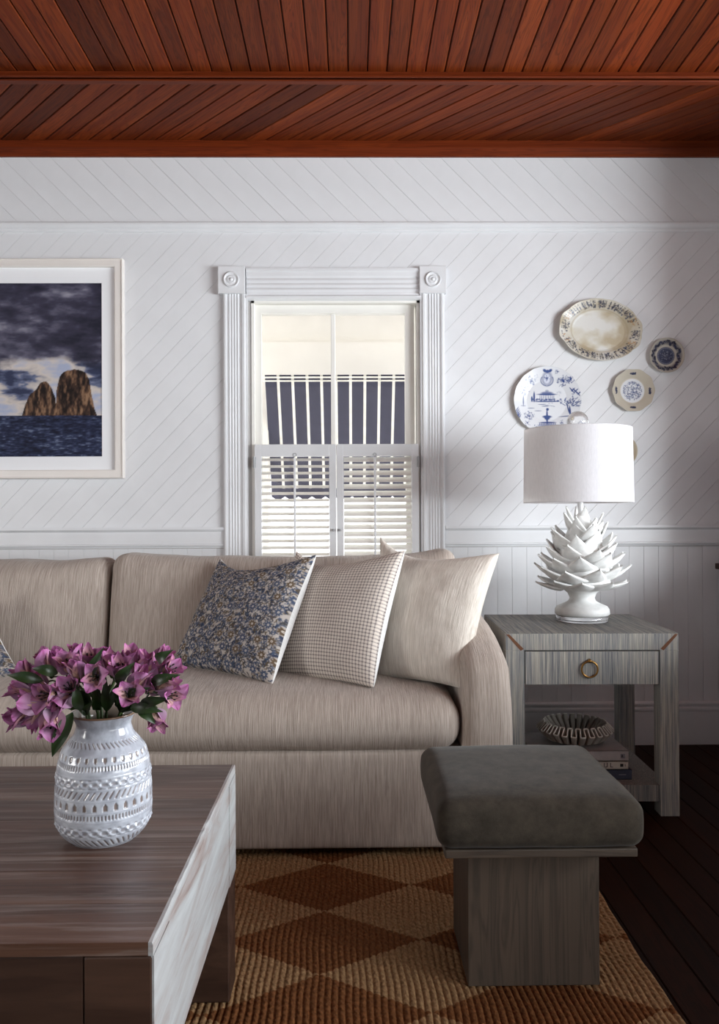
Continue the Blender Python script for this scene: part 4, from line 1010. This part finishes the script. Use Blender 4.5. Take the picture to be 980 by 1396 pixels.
# ------------------------------------------------------------------ vase
vx, vy, vz = -.4136, -2.156, CT + .0004
def vase():
    t = tag(empty('vase', (vx, vy, vz)), 'white glazed stoneware vase with impressed bands on the coffee table', 'vase')
    prof = [(0, .054), (.006, .062), (.017, .0712), (.03, .0765), (.046, .0787), (.085, .078), (.124, .0745), (.148, .068), (.16, .058), (.172, .0485), (.187, .0438), (.198, .048), (.206, .0545)]
    n, m = 250, 640; Hh = .206
    z = np.linspace(0, Hh, n); R = np.interp(z, [p[0] for p in prof], [p[1] for p in prof])
    ker = np.ones(9) / 9; Rp = np.convolve(np.pad(R, 4, mode='edge'), ker, 'valid'); R = Rp
    A = (np.arange(m) * 2 * PI / m)[None, :]; Z = z[:, None] * np.ones((1, m)); D = np.zeros((n, m))
    def band(z0, hw): return np.clip(1 - np.abs(Z - z0) / hw, 0, 1)
    def rope(z0, hw, N, sl): 
        q = np.cos(N * A + sl * (Z - z0) / hw); D[:] -= np.clip(q - .2, 0, 1) * (np.abs(Z - z0) < hw) * .0021
    def ticks(z0, hw, N): q = np.cos(N * A); D[:] -= np.clip(q, 0, 1) * (np.abs(Z - z0) < hw) * .0019
    def zig(z0, hw, N, fl):
        q = np.abs(((A * N / (2 * PI)) % 1) * 2 - 1); lv = (Z - z0) / hw * fl
        D[:] -= ((lv < (q * 2 - 1) + .1) & (lv > -.9) & (q > .62)) * .0015
    def chain(z0, hw, N):
        for ph in (0, PI):
            c = z0 + hw * .55 * np.sin(N * A + ph); D[:] += np.exp(-((Z - c) / (hw * .24)) ** 2) * .0012
        D[:] -= (np.abs(Z - z0) < hw * .45) * .0010 * (np.abs(np.sin(N * A)) > .5) + (np.abs(np.abs(Z - z0) - hw * .75) < hw * .16) * .0009 * (np.abs(np.sin(N * A)) < .55)
    rope(.0125, .0065, 46, 2.6); chain(.031, .0085, 16); ticks(.0555, .0038, 90); zig(.0715, .0062, 30, 1); rope(.0905, .006, 50, -2.6)
    chain(.108, .0078, 16); ticks(.1315, .0036, 90); zig(.1435, .005, 30, -1); rope(.1635, .0042, 48, 2.6)
    for zz in (.0225, .0485, .0625, .0815, .099, .1175, .137): D += band(zz, .0012) * .0005
    D = (D + np.roll(D, 1, 1) + np.roll(D, -1, 1)) / 3; D[1:-1] = (D[:-2] + D[1:-1] * 2 + D[2:]) / 4
    r = R[:, None] + D
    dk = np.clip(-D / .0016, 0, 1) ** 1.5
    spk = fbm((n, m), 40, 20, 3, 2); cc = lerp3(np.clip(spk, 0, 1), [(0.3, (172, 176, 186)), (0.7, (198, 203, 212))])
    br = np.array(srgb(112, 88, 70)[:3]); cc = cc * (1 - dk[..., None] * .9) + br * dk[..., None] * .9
    rim = np.clip((Z - .2035) / .001, 0, 1)[..., None]; cc = cc * (1 - rim) + np.array(srgb(128, 100, 78)[:3]) * rim
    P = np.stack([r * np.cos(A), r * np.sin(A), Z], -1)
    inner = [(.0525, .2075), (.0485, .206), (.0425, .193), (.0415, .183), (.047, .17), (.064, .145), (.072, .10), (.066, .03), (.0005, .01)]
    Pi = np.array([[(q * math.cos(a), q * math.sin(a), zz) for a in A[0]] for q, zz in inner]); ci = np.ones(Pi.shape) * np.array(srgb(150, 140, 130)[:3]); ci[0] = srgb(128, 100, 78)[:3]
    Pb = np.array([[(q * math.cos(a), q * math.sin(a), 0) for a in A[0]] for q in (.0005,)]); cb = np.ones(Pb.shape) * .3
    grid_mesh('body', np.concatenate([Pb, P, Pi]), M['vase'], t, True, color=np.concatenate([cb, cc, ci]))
vase()

# ------------------------------------------------------------------ alstroemeria stems
def frame_to(d, roll=0.0):
    d = Vector(d).normalized(); q = d.to_track_quat('Z', 'Y').to_matrix().to_4x4(); return q @ Matrix.Rotation(roll, 4, 'Z')
def petal_mesh(L, Wd, open_, kind):
    n, m = 11, 8; P = np.zeros((n, m + 1, 3)); C = np.zeros((n, m + 1, 3))
    for i in range(n):
        t = i / (n - 1); hw = Wd / 2 * (math.sin(PI * min(1, t ** .75 * .93 + .05)) ** .75 if t < 1 else .12)
        if kind == 1: hw = Wd / 2 * max(.1, math.sin(PI * (t ** .9 * .9 + .05)))
        # axis curve: up the tube, then flaring outwards
        a = open_ * (t ** 1.5); x = 0; z = 0
        for k in range(i): tt = (k + .5) / (n - 1); aa = .18 + open_ * tt ** 1.4; x += math.sin(aa) * L / (n - 1); z += math.cos(aa) * L / (n - 1)
        aa = .18 + open_ * t ** 1.4
        for j in range(m + 1):
            u = j / m * 2 - 1; cup = .35 * hw * u * u
            P[i, j] = (x + .0015 - cup * math.cos(aa) * 1.0, u * hw, z + cup * math.sin(aa) + .0012 * math.sin(j * 2.4 + i) * t)
            pale = np.array(srgb(214, 184, 208)[:3]); pink = np.array(srgb(178, 94, 156)[:3]); deep = np.array(srgb(112, 26, 76)[:3]); yel = np.array(srgb(226, 196, 170)[:3])
            if kind == 0: k_ = np.clip(t * 1.25 - .28, 0, 1); c = pale * (1 - k_) + pink * k_; e = max(0, 1 - abs(u) * 2.2) * (t ** 2) * .75; c = c * (1 - e) + deep * e
            else: k_ = np.clip(t * 1.5 - .5, 0, 1); c = yel * (1 - k_) + pink * k_; e = (1 if (abs(u) < .7 and (i * 3 + j) % 4 == 0 and t < .8 and t > .2) else 0) * .7; c = c * (1 - e) + deep * .5 * e
            C[i, j] = c
    me_o = grid_mesh('petal', P, M['petal'], None, color=C); me = me_o.data; bpy.data.objects.remove(me_o); return me
PET = {}
for op in (.25, .6, .95):
    PET[op] = (petal_mesh(.044, .036, op, 0), petal_mesh(.044, .020, op * .95, 1))
def flower(parent, pos, d, op, sc, roll):
    Mx = Matrix.Translation(pos) @ frame_to(d, roll) @ Matrix.Scale(sc, 4)
    # throat and stamens
    mb = MB().add(*tube_vf([(0, 0, -.006), (0, 0, .0), (0, 0, .006)], [.0025, .005, .002], 8))
    f = mb.build('flower', M['stem'], parent, True); f.matrix_local = Mx
    sm = MB()
    for k in range(5):
        a = k * 2 * PI / 5 + .3; q = .006
        sm.add(*tube_vf([(0, 0, 0), (q * .5 * math.cos(a), q * .5 * math.sin(a), .015), (q * math.cos(a), q * math.sin(a), .026)], [.0006, .0006, .0005], 5))
        sm.add(*tube_vf([(q * math.cos(a), q * math.sin(a), .025), (q * math.cos(a), q * math.sin(a), .029)], .0013, 6))
    s_ = sm.build('stamens', M['ink'], f, True)
    for k in range(6):
        p = bpy.data.objects.new('petal', PET[op][k % 2]); COL.objects.link(p); p.parent = f
        p.rotation_euler = (random.uniform(-.1, .1), random.uniform(-.1, .12), k * PI / 3 + random.uniform(-.1, .1)); s2 = random.uniform(.9, 1.08); p.scale = (s2, s2, s2)
    return f
def leaf_obj(parent, p0, p1, wd, bend=.02, tw=0):
    p0, p1 = Vector(p0), Vector(p1); d = p1 - p0; side = d.cross(Vector((.2, -1, .35))).normalized(); nn = side.cross(d).normalized()
    n, m = 12, 5; P = np.zeros((n, m, 3))
    for i in range(n):
        t = i / (n - 1); hw = wd / 2 * math.sin(PI * min(1, t ** .8 * .96 + .03)); c = p0 + d * t + nn * bend * math.sin(PI * t)
        for j in range(m):
            u = j / (m - 1) * 2 - 1; P[i, j] = c + side * u * hw + nn * (abs(u) * hw * .35)
    o = grid_mesh('leaf', P, M['leaf'], parent); return o
stems = [
 ('flower stem at upper left of the vase, blooms pointing upward', [(40, 918, -.03, -.8, .9, .25), (66, 905, -.02, -.3, 1, .25), (54, 925, -.04, -.5, .6, .6), (84, 900, 0, -.2, 1, .25)], [((60, 925), (12, 917)), ((80, 915), (45, 908))]),
 ('leftmost flower stem, its magenta blooms nearly touching the photo edge', [(34, 940, -.05, -1, .25, .25), (34, 968, -.06, -1, -.15, .6), (48, 955, -.075, -.6, .2, .25), (32, 974, -.05, -1, -.3, .25)], [((60, 950), (22, 952))]),
 ('flower stem drooping low over the left side of the vase', [(66, 944, -.075, -.25, .05, .95), (72, 976, -.07, .1, -.5, .6), (50, 972, -.06, -.55, -.9, .25)], [((100, 968), (72, 1028))]),
 ('tallest flower stem, rising above the middle of the vase', [(108, 893, .01, -.15, 1, .25), (122, 898, 0, .1, 1, .6), (132, 900, .02, .2, 1, .25)], [((118, 930), (142, 880))]),
 ('flower stem with an open bloom facing front above the vase rim', [(94, 905, -.04, -.1, .9, .6), (96, 935, -.06, 0, .35, .6), (132, 920, -.07, .05, .1, .95), (106, 912, -.06, -.1, .6, .25), (88, 952, -.06, -.1, -.1, .25)], [((110, 965), (104, 925))]),
 ('flower stem behind the middle of the bunch, blooms upright', [(152, 905, -.02, 0, 1, .25), (176, 898, .02, .15, 1, .25), (148, 898, .02, -.2, 1, .25), (164, 914, -.05, .1, .8, .6)], [((160, 930), (185, 900))]),
 ('flower stem right of centre with a starry open bloom', [(192, 908, -.01, .35, 1, .25), (177, 944, -.07, .1, .3, .95), (208, 910, -.02, .6, .9, .25), (190, 926, -.06, .3, .8, .25)], [((170, 950), (205, 935)), ((190, 960), (232, 950))]),
 ('flower stem leaning out to the upper right of the bunch', [(208, 934, -.05, .6, .6, .6), (230, 912, -.02, .8, .45, .6), (216, 898, .01, .7, .8, .25)], [((205, 930), (246, 918)), ((215, 900), (236, 884))]),
 ('rightmost flower stem, lowest bloom hanging below the vase rim', [(232, 946, -.05, .65, .05, .95), (214, 976, -.05, .3, -.7, .6), (224, 934, -.06, .7, .4, .25)], [((178, 962), (222, 968)), ((190, 962), (212, 985))]),
]
mouth = Vector((vx, vy, vz + .205))
for si, (lab, fl, lv) in enumerate(stems):
    t = tag(empty('alstroemeria_stem', tuple(mouth)), 'purple pink ' + lab, 'flower', 'alstroemeria stems in the vase')
    sm = MB(); aa = si * 2.3; foot = Vector((.03 * math.cos(aa), .03 * math.sin(aa), -.18)); nk = Vector((.028 * math.cos(aa + .4), .02 * math.sin(aa + .4), 0))
    pts = []
    for (px, py, dy, dx, dz, op) in fl:
        p = at(px, py, 1.358 + dy) - mouth; d = Vector((dx, -.55 if op > .3 else -.25, dz)).normalized(); pts.append((p, d, op))
    node = sum((p for p, d, o in pts), Vector()) / len(pts) * .62 + Vector((0, .012, 0))
    nk = Vector((max(-.03, min(.03, node.x * .5)), max(-.028, min(.028, nk.y)), 0)); foot = Vector((-nk.x * .8, -nk.y, -.18))
    sm.add(*tube_vf([foot, nk * .3 + Vector((0, 0, -.09)), nk, (nk + node) / 2 + Vector((0, 0, .008)), node], .0026, 8))
    for (p, d, op) in pts:
        b = p - d * .016; sm.add(*tube_vf([node, (node + b) / 2 + Vector((0, 0, .006)), b - d * .004, b], .0015, 6))
    sm.build('stem', M['stem'], t, True)
    for (p, d, op) in pts: flower(t, p - d * .016, d, op, random.uniform(.92, 1.08), random.uniform(0, 1))
    for (a, b) in lv:
        p0 = at(a[0], a[1], 1.335 - .03) - mouth; p1 = at(b[0], b[1], 1.30 - .01) - mouth
        leaf_obj(t, p0, p1, .018 + .006 * (si == 2), .012)
    for k in range(3):
        a2 = random.uniform(-1.3, 1.3); p0 = nk + Vector((0, 0, .005)); p1 = node * .75 + Vector((random.uniform(-.03, .03), random.uniform(-.03, .02), random.uniform(.0, .03)))
        leaf_obj(t, p0, p1, .014, .01)
